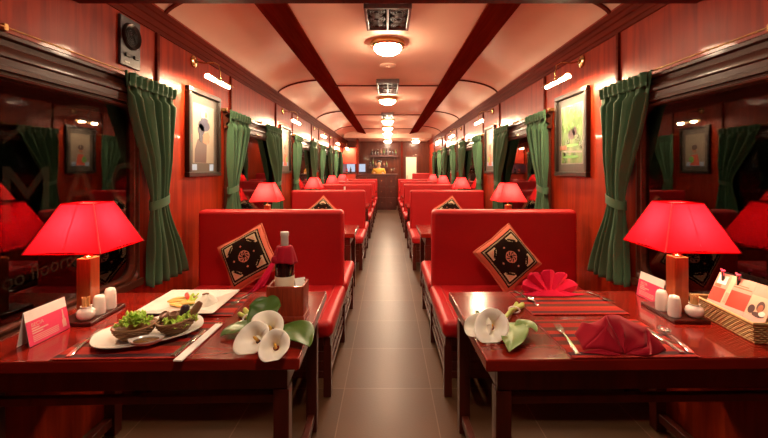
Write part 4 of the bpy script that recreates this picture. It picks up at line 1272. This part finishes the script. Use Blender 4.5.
mb = MB(); mb.tube(rect_ring(1.02, hz, .001, 0), .0062, 7, True); mb.build('rim', 'wicker', t, smooth=60)
# brochures leaning back to the wall, all facing the aisle and the camera
def brochure(y, label, kind, dx=0):
    b = thing('brochure', label, 'brochure', (1.314+dx*.5, y, TZ+.014), 0, 'brochures in the basket')
    b.rotation_euler = (Matrix.Rotation(R(-86), 4, 'Z') @ Matrix.Rotation(R(-27), 4, 'X')).to_euler()
    w, h = .078, .185
    MB().box(-w/2, w/2, -.0012, .0012, 0, h).build('booklet', 'pale_pink', b)
    mb = MB()
    mats = ['red_panel', 'paper', 'card_pink', 'sky_print', 'print_brown', 'print_skin']
    def rc(x0, x1, z0, z1, mi, lay=1): mb.box(x0*w/2, x1*w/2, -.0012-.0005*lay, -.0012, (.34+.66*z0)*h, (.34+.66*z1)*h, mi)
    if kind == 0:
        rc(-1, .45, 0, .48, 0); rc(-1, .5, .48, 1, 2); rc(.45, 1, 0, 1, 3); rc(-.8, .2, .62, .92, 1, 2); rc(-.9, -.2, .5, .6, 5, 2); rc(.6, .9, .05, .4, 2, 2)
    elif kind == 1:
        rc(-1, 1, 0, .55, 0); rc(-1, 1, .55, 1, 2); rc(-.9, .9, .66, .7, 5, 2); rc(-.9, .5, .74, .77, 5, 2)
    else:
        rc(-1, 1, 0, .62, 3); rc(-1, 1, .62, 1, 2)
        for cx, cz, rx, rz, mi, lay in ((-.55, .18, .3, .14, 4, 2), (.15, .32, .34, .17, 4, 2), (.2, .26, .24, .13, 5, 3), (.2, .06, .55, .08, 4, 2), (.5, .12, .3, .08, 1, 3)):
            mb.poly([((cx+rx*math.cos(2*PI*k/14))*w/2, -.0012, (.34+.66*(cz+rz*math.sin(2*PI*k/14)))*h) for k in range(14)], (0, -.0005*lay-.0004, 0), mi)
    mb.build('cover_print', mats, b)
    return b
brochure(1.575, 'red and white brochure at the far end of the basket', 0, .0)
brochure(1.495, 'red brochure in the middle of the basket', 1, .004)
brochure(1.415, 'brochure with a photographed face at the near end of the basket', 2, .012)
for k, (x, y, z) in enumerate(((1.387, 1.59, .842), (1.391, 1.525, .842))):
    r_ = thing('ribbon_clip', ['small pink ribbon clip on the far brochure', 'small pink ribbon clip on the middle brochure'][k], 'clip', (x, y, z), 0, 'pink ribbon clips')
    mb = MB(); mb.sphere((-.006, 0, .010), .0055, 10, 7); mb.sphere((-.006, .007, .015), .006, 10, 7, (.6, 1, .7)); mb.sphere((-.006, -.007, .013), .006, 10, 7, (.6, 1, .7)); mb.sphere((-.006, .004, -.002), .004, 8, 6, (.6, .7, 2)); mb.sphere((-.006, -.004, -.003), .004, 8, 6, (.6, .7, 2))
    mb.build('bow', 'pink', r_, smooth=180)
    MB().box(-.010, -.001, -.003, .003, -.03, .006).build('clip_jaw', 'iron', r_)

# bottle on the third table, left
t = thing('wine_bottle', 'dark bottle standing on the third table on the left side', 'bottle', (-.74, 6.62, .66), 0)
MB().lathe([(.001, .004), (.036, 0), (.038, .01), (.038, .18), (.03, .215), (.0145, .25), (.014, .315), (.001, .317)], n=24).build('glass_body', 'bottle', t, smooth=50)
MB().lathe([(.0155, .25), (.0155, .318), (.001, .319)], n=20).build('capsule', 'foil', t, smooth=50)

# ------------------------------------------------------------------ the bar at the far end
t = thing('bar_counter', 'dark wooden bar counter with drawers across the far end', 'bar counter', (-.34, 12.36, 0))
MB().box(-.62, .62, -.26, .28, .04, 1.09).build('carcass', 'dark', t, bevel=.005)
MB().box(-.66, .66, -.31, .30, 1.09, 1.13).build('worktop', 'dark', t, bevel=.008)
MB().box(-.60, .60, -.24, .27, 0, .04).build('plinth', 'dark', t)
for i in range(4):
    for j in range(3):
        x0 = -.60 + .30*i; z0 = .08 + .335*j
        d_ = MB().box(x0+.012, x0+.288, -.275, -.26, z0, z0+.31).build('drawer', 'dark', t, bevel=.005)
        mb = MB(); mb.lathe([(.006, 0), (.006, .014), (.013, .02), (.013, .028), (.001, .032)], n=14); mb.xform(Matrix.Translation((x0+.15, -.275, z0+.16)) @ Matrix.Rotation(PI/2, 4, 'X')); mb.build('knob', 'brass', d_, smooth=50)
def bottle_at(x, y, z, h, r, mat, label, group):
    t = thing('bottle', label, 'bottle', (x, y, z), 0, group)
    MB().lathe([(.001, 0), (r, .0), (r, h*.55), (r*.7, h*.68), (r*.34, h*.78), (r*.33, h*.97), (.001, h)], n=14).build('glass_body', mat, t, smooth=50)
    MB().lathe([(r*1.03, h*.15), (r*1.03, h*.42)], n=14, cap=(False, False)).build('label', 'print_brown', t, smooth=60)
def shelf(x0, x1, z, nb, nm, rows_label, group):
    t = thing('wall_shelf', nm, 'shelf', ((x0+x1)/2, 13.5, z)); h = (x1-x0)/2
    MB().box(-h, h, -.16, 0, -.03, 0).build('board', 'dark', t, bevel=.004)
    MB().box(-h, h, -.165, -.15, -.03, .035).build('front_rail', 'dark', t, bevel=.003)
    for i in (-1, 1): MB().box(i*(h-.1)-.01, i*(h-.1)+.01, -.12, 0, -.12, -.03).build('bracket', 'dark', t)
    for k in range(nb):
        x = x0 + (x1-x0)*(k+.6)/(nb+.2)
        bottle_at(x, 13.41, z, random.uniform(.2, .3), random.uniform(.028, .036), random.choice(('bottle', 'bottle', 'leaf', 'brownfood')), rows_label, group)
shelf(-.60, .34, 1.735, 9, 'upper dark bottle shelf on the far wall', 'small dark bottle on the upper shelf above the bar', 'bottles on the upper bar shelf')
shelf(-.66, .02, 1.33, 7, 'lower dark bottle shelf behind the bartender', 'small dark bottle on the lower shelf behind the bar', 'bottles on the lower bar shelf')
for k, x in enumerate((.12, .2)):
    g = thing('wine_glass', 'clear stemmed glass on the right end of the bar counter', 'glass', (x, 12.32, 1.13), 0, 'glasses on the bar')
    MB().lathe([(.03, 0), (.03, .003), (.004, .008), (.004, .08), (.02, .095), (.033, .13), (.03, .18)], n=18, cap=(True, False)).build('glass_body', 'pane', g, smooth=60)

# red service hatch at far left
t = thing('service_hatch', 'red boxed cupboard above the lit kitchen hatch at far left', 'cupboard', (-1.17, 12.25, 1.45))
MB().box(-.24, .2, -.10, .25, 0, .50).build('cabinet', 'red_panel', t, bevel=.005)
MB().box(-.20, .16, -.112, -.10, .03, .47).build('door', 'red_panel', t, bevel=.004)
struct(MB().box(-.99, -.93, 12.15, 12.5, 0, 2.25).build('trim_%d' % n, 'cornice')); n += 1
picture_lamp(-1, 11.9, 'single brass picture lamp over the red cupboard at far left')
t = thing('hatch_counter', 'low red counter beneath the lit kitchen hatch', 'counter', (-1.2, 12.3, 0))
MB().box(-.22, .19, -.12, .25, 0, 1.12).build('carcass', 'red_panel', t, bevel=.005)
MB().box(-.23, .2, -.14, .26, 1.12, 1.16).build('worktop', 'dark', t, bevel=.005)
for k, (x0, x1) in enumerate(((-1.43, -1.14), (-1.08, -.78))):
    w = bpy.data.objects.new('window_%d' % wn, None); COL.objects.link(w); w.location = ((x0+x1)/2, 13.498, 1.16); struct(w); wn += 1
    h = (x1-x0)/2
    MB().box(-h, h, -.012, -.006, .03, .30).build('pane', 'kitchen', w)
    mb = MB(); mb.box(-h-.03, -h, -.03, 0, 0, .33); mb.box(h, h+.03, -.03, 0, 0, .33); mb.box(-h, h, -.03, 0, 0, .03); mb.box(-h, h, -.03, 0, .30, .33)
    mb.build('window_frame', 'dark', w)
bottle_at(-1.18, 12.28, 1.16, .2, .03, 'bottle', 'dark bottle standing in the kitchen hatch', 'bottles in the kitchen hatch')
bottle_at(-1.30, 12.30, 1.16, .16, .03, 'redfood', 'short red bottle standing in the kitchen hatch', 'bottles in the kitchen hatch')
# pale door at the far right of the end wall
w = bpy.data.objects.new('door_1', None); COL.objects.link(w); w.location = (.82, 13.498, 0); struct(w)
MB().box(-.18, .18, -.03, 0, 0, 1.70).build('door_panel', 'door', w, bevel=.004)
mb = MB(); mb.box(-.22, -.18, -.04, 0, 0, 1.74); mb.box(.18, .22, -.04, 0, 0, 1.74); mb.box(-.18, .18, -.04, 0, 1.70, 1.74); mb.build('door_frame', 'dark', w, bevel=.004)
MB().tube([(-.14, -.03, .95), (-.14, -.065, .95), (-.14, -.065, 1.07), (-.14, -.03, 1.07)], .007, 8).build('door_handle', 'brass', w, smooth=60)
struct(MB().box(.46, .52, 13.40, 13.498, 0, 2.25).build('trim_%d' % n, 'cornice')); n += 1
t = thing('service_booth', 'tall red padded booth end at far right before the pale door', 'booth', (1.04, 12.55, 0))
MB().box(-.24, .36, -.06, .06, .08, 1.15).build('padded_back', 'leather', t, bevel=.03, seg=4)
MB().box(-.22, .34, -.05, .05, 0, .08).build('plinth', 'dark', t)

# ------------------------------------------------------------------ bartender
t = thing('person', 'person in a yellow shirt standing behind the bar counter', 'person', (-.30, 12.95, 0))
def skin_body(name, verts, edges, radii, mat, parent, sub=2):
    me = bpy.data.meshes.new(name); me.from_pydata(verts, edges, []); me.materials.append(M[mat])
    o = bpy.data.objects.new(name, me); COL.objects.link(o); o.parent = parent
    md = o.modifiers.new('skin', 'SKIN'); md.use_smooth_shade = True
    if not me.skin_vertices: 
        bpy.context.view_layer.objects.active = o
    for i, r in enumerate(radii):
        sv = me.skin_vertices[0].data[i]; sv.radius = r if isinstance(r, tuple) else (r, r); sv.use_root = (i == 0)
    s2 = o.modifiers.new('sub', 'SUBSURF'); s2.levels = sub; s2.render_levels = sub
    return o
V = [(0,0,.86), (0,0,1.0), (0,0,1.16), (0,0,1.26), (0,-.005,1.32), (0,-.015,1.37), (.01,-.03,1.45), (.012,-.02,1.53),
     (-.15,0,1.25), (-.21,-.02,1.03), (-.15,-.2,.98+.17), (-.13,-.26,1.16),
     (.15,0,1.25), (.21,-.02,1.03), (.15,-.2,.98+.17), (.13,-.26,1.16),
     (-.085,0,.80), (-.09,.0,.45), (-.09,.02,.07), (-.09,-.11,.03), (.085,0,.80), (.09,0,.45), (.09,.02,.07), (.09,-.11,.03)]
E = [(0,1),(1,2),(2,3),(3,4),(4,5),(5,6),(6,7),(3,8),(8,9),(9,10),(10,11),(3,12),(12,13),(13,14),(14,15),(0,16),(16,17),(17,18),(18,19),(0,20),(20,21),(21,22),(22,23)]
RD = [(.14,.10), (.12,.09), (.145,.10), (.12,.08), .045, .05, (.072,.088), (.06,.07), .055, .042, .034, .028, .055, .042, .034, .028, .08, .055, .04, .03, .08, .055, .04, .03]
body = skin_body('body', V, E, RD, 'skin', t)
# five fingers per hand, resting on the counter edge
for i in (-1, 1):
    for k in range(5):
        x = i*(.13 + (k-2)*.013); ln = (.045, .06, .066, .06, .046)[k]
        MB().tube([(x, -.27, 1.16), (x, -.27-ln*.6, 1.166), (x, -.27-ln, 1.152)], [.008, .0075, .006], 8).build('finger', 'skin', t, smooth=180)
skin_body('shirt', [(0,0,.84), (0,0,1.0), (0,0,1.16), (0,0,1.265), (0,0,1.31), (-.15,0,1.255), (-.20,-.015,1.10), (.15,0,1.255), (.20,-.015,1.10)],
          [(0,1),(1,2),(2,3),(3,4),(3,5),(5,6),(3,7),(7,8)], [(.155,.115), (.135,.105), (.16,.115), (.135,.095), .06, .07, .06, .07, .06], 'yellow_shirt', t)
skin_body('trousers', [(0,0,.88), (0,0,.82), (-.085,0,.78), (-.09,0,.45), (-.09,.02,.10), (.085,0,.78), (.09,0,.45), (.09,.02,.10)],
          [(0,1),(1,2),(2,3),(3,4),(1,5),(5,6),(6,7)], [(.15,.11), (.15,.115), .095, .07, .055, .095, .07, .055], 'trousers', t)
mb = MB(); mb.sphere((.012, .0, 1.475), .098, 20, 14, (.86, .95, 1.08))
mb.v = [(x, (y if z < 1.50 else y-.025) + (.05 if y < -.04 and z < 1.50 else 0), z) for x, y, z in mb.v]
mb.build('hair', 'hair', t, smooth=180)
for i in (-1, 1): MB().sphere((.012+i*.028, -.112, 1.462), .008, 8, 6).build('eye', 'hair', t, smooth=180)
MB().sphere((.012, -.118, 1.44), .012, 10, 7, (.7, 1, 1.3)).build('nose', 'skin', t, smooth=180)
MB().sphere((.012, -.108, 1.412), .014, 10, 7, (1.3, .5, .35)).build('mouth', 'redfood', t, smooth=180)

# ------------------------------------------------------------------ world, camera, view
wd_ = bpy.data.worlds.new('night'); sc.world = wd_; wd_.use_nodes = True
bg = wd_.node_tree.nodes['Background']; bg.inputs[0].default_value = (.02, .012, .01, 1); bg.inputs[1].default_value = .25
cam = bpy.data.cameras.new('camera'); co = bpy.data.objects.new('camera', cam); COL.objects.link(co)
cam.sensor_width = 36; cam.lens = 36*386/768
co.location = (0, 0, 1.27); co.rotation_euler = (PI/2, 0, 0)
cam.shift_x = -3.7/768; cam.shift_y = -49.5/768
cam.clip_start = .02; cam.clip_end = 100
sc.camera = co
sc.view_settings.view_transform = 'Standard'; sc.view_settings.look = 'None'
sc.view_settings.exposure = .42; sc.view_settings.gamma = 1
sc.view_settings.use_curve_mapping = False
sc.cycles.max_bounces = 10; sc.cycles.diffuse_bounces = 5; sc.cycles.glossy_bounces = 4
sc.cycles.sample_clamp_indirect = 6
sc.cycles.use_denoising = True
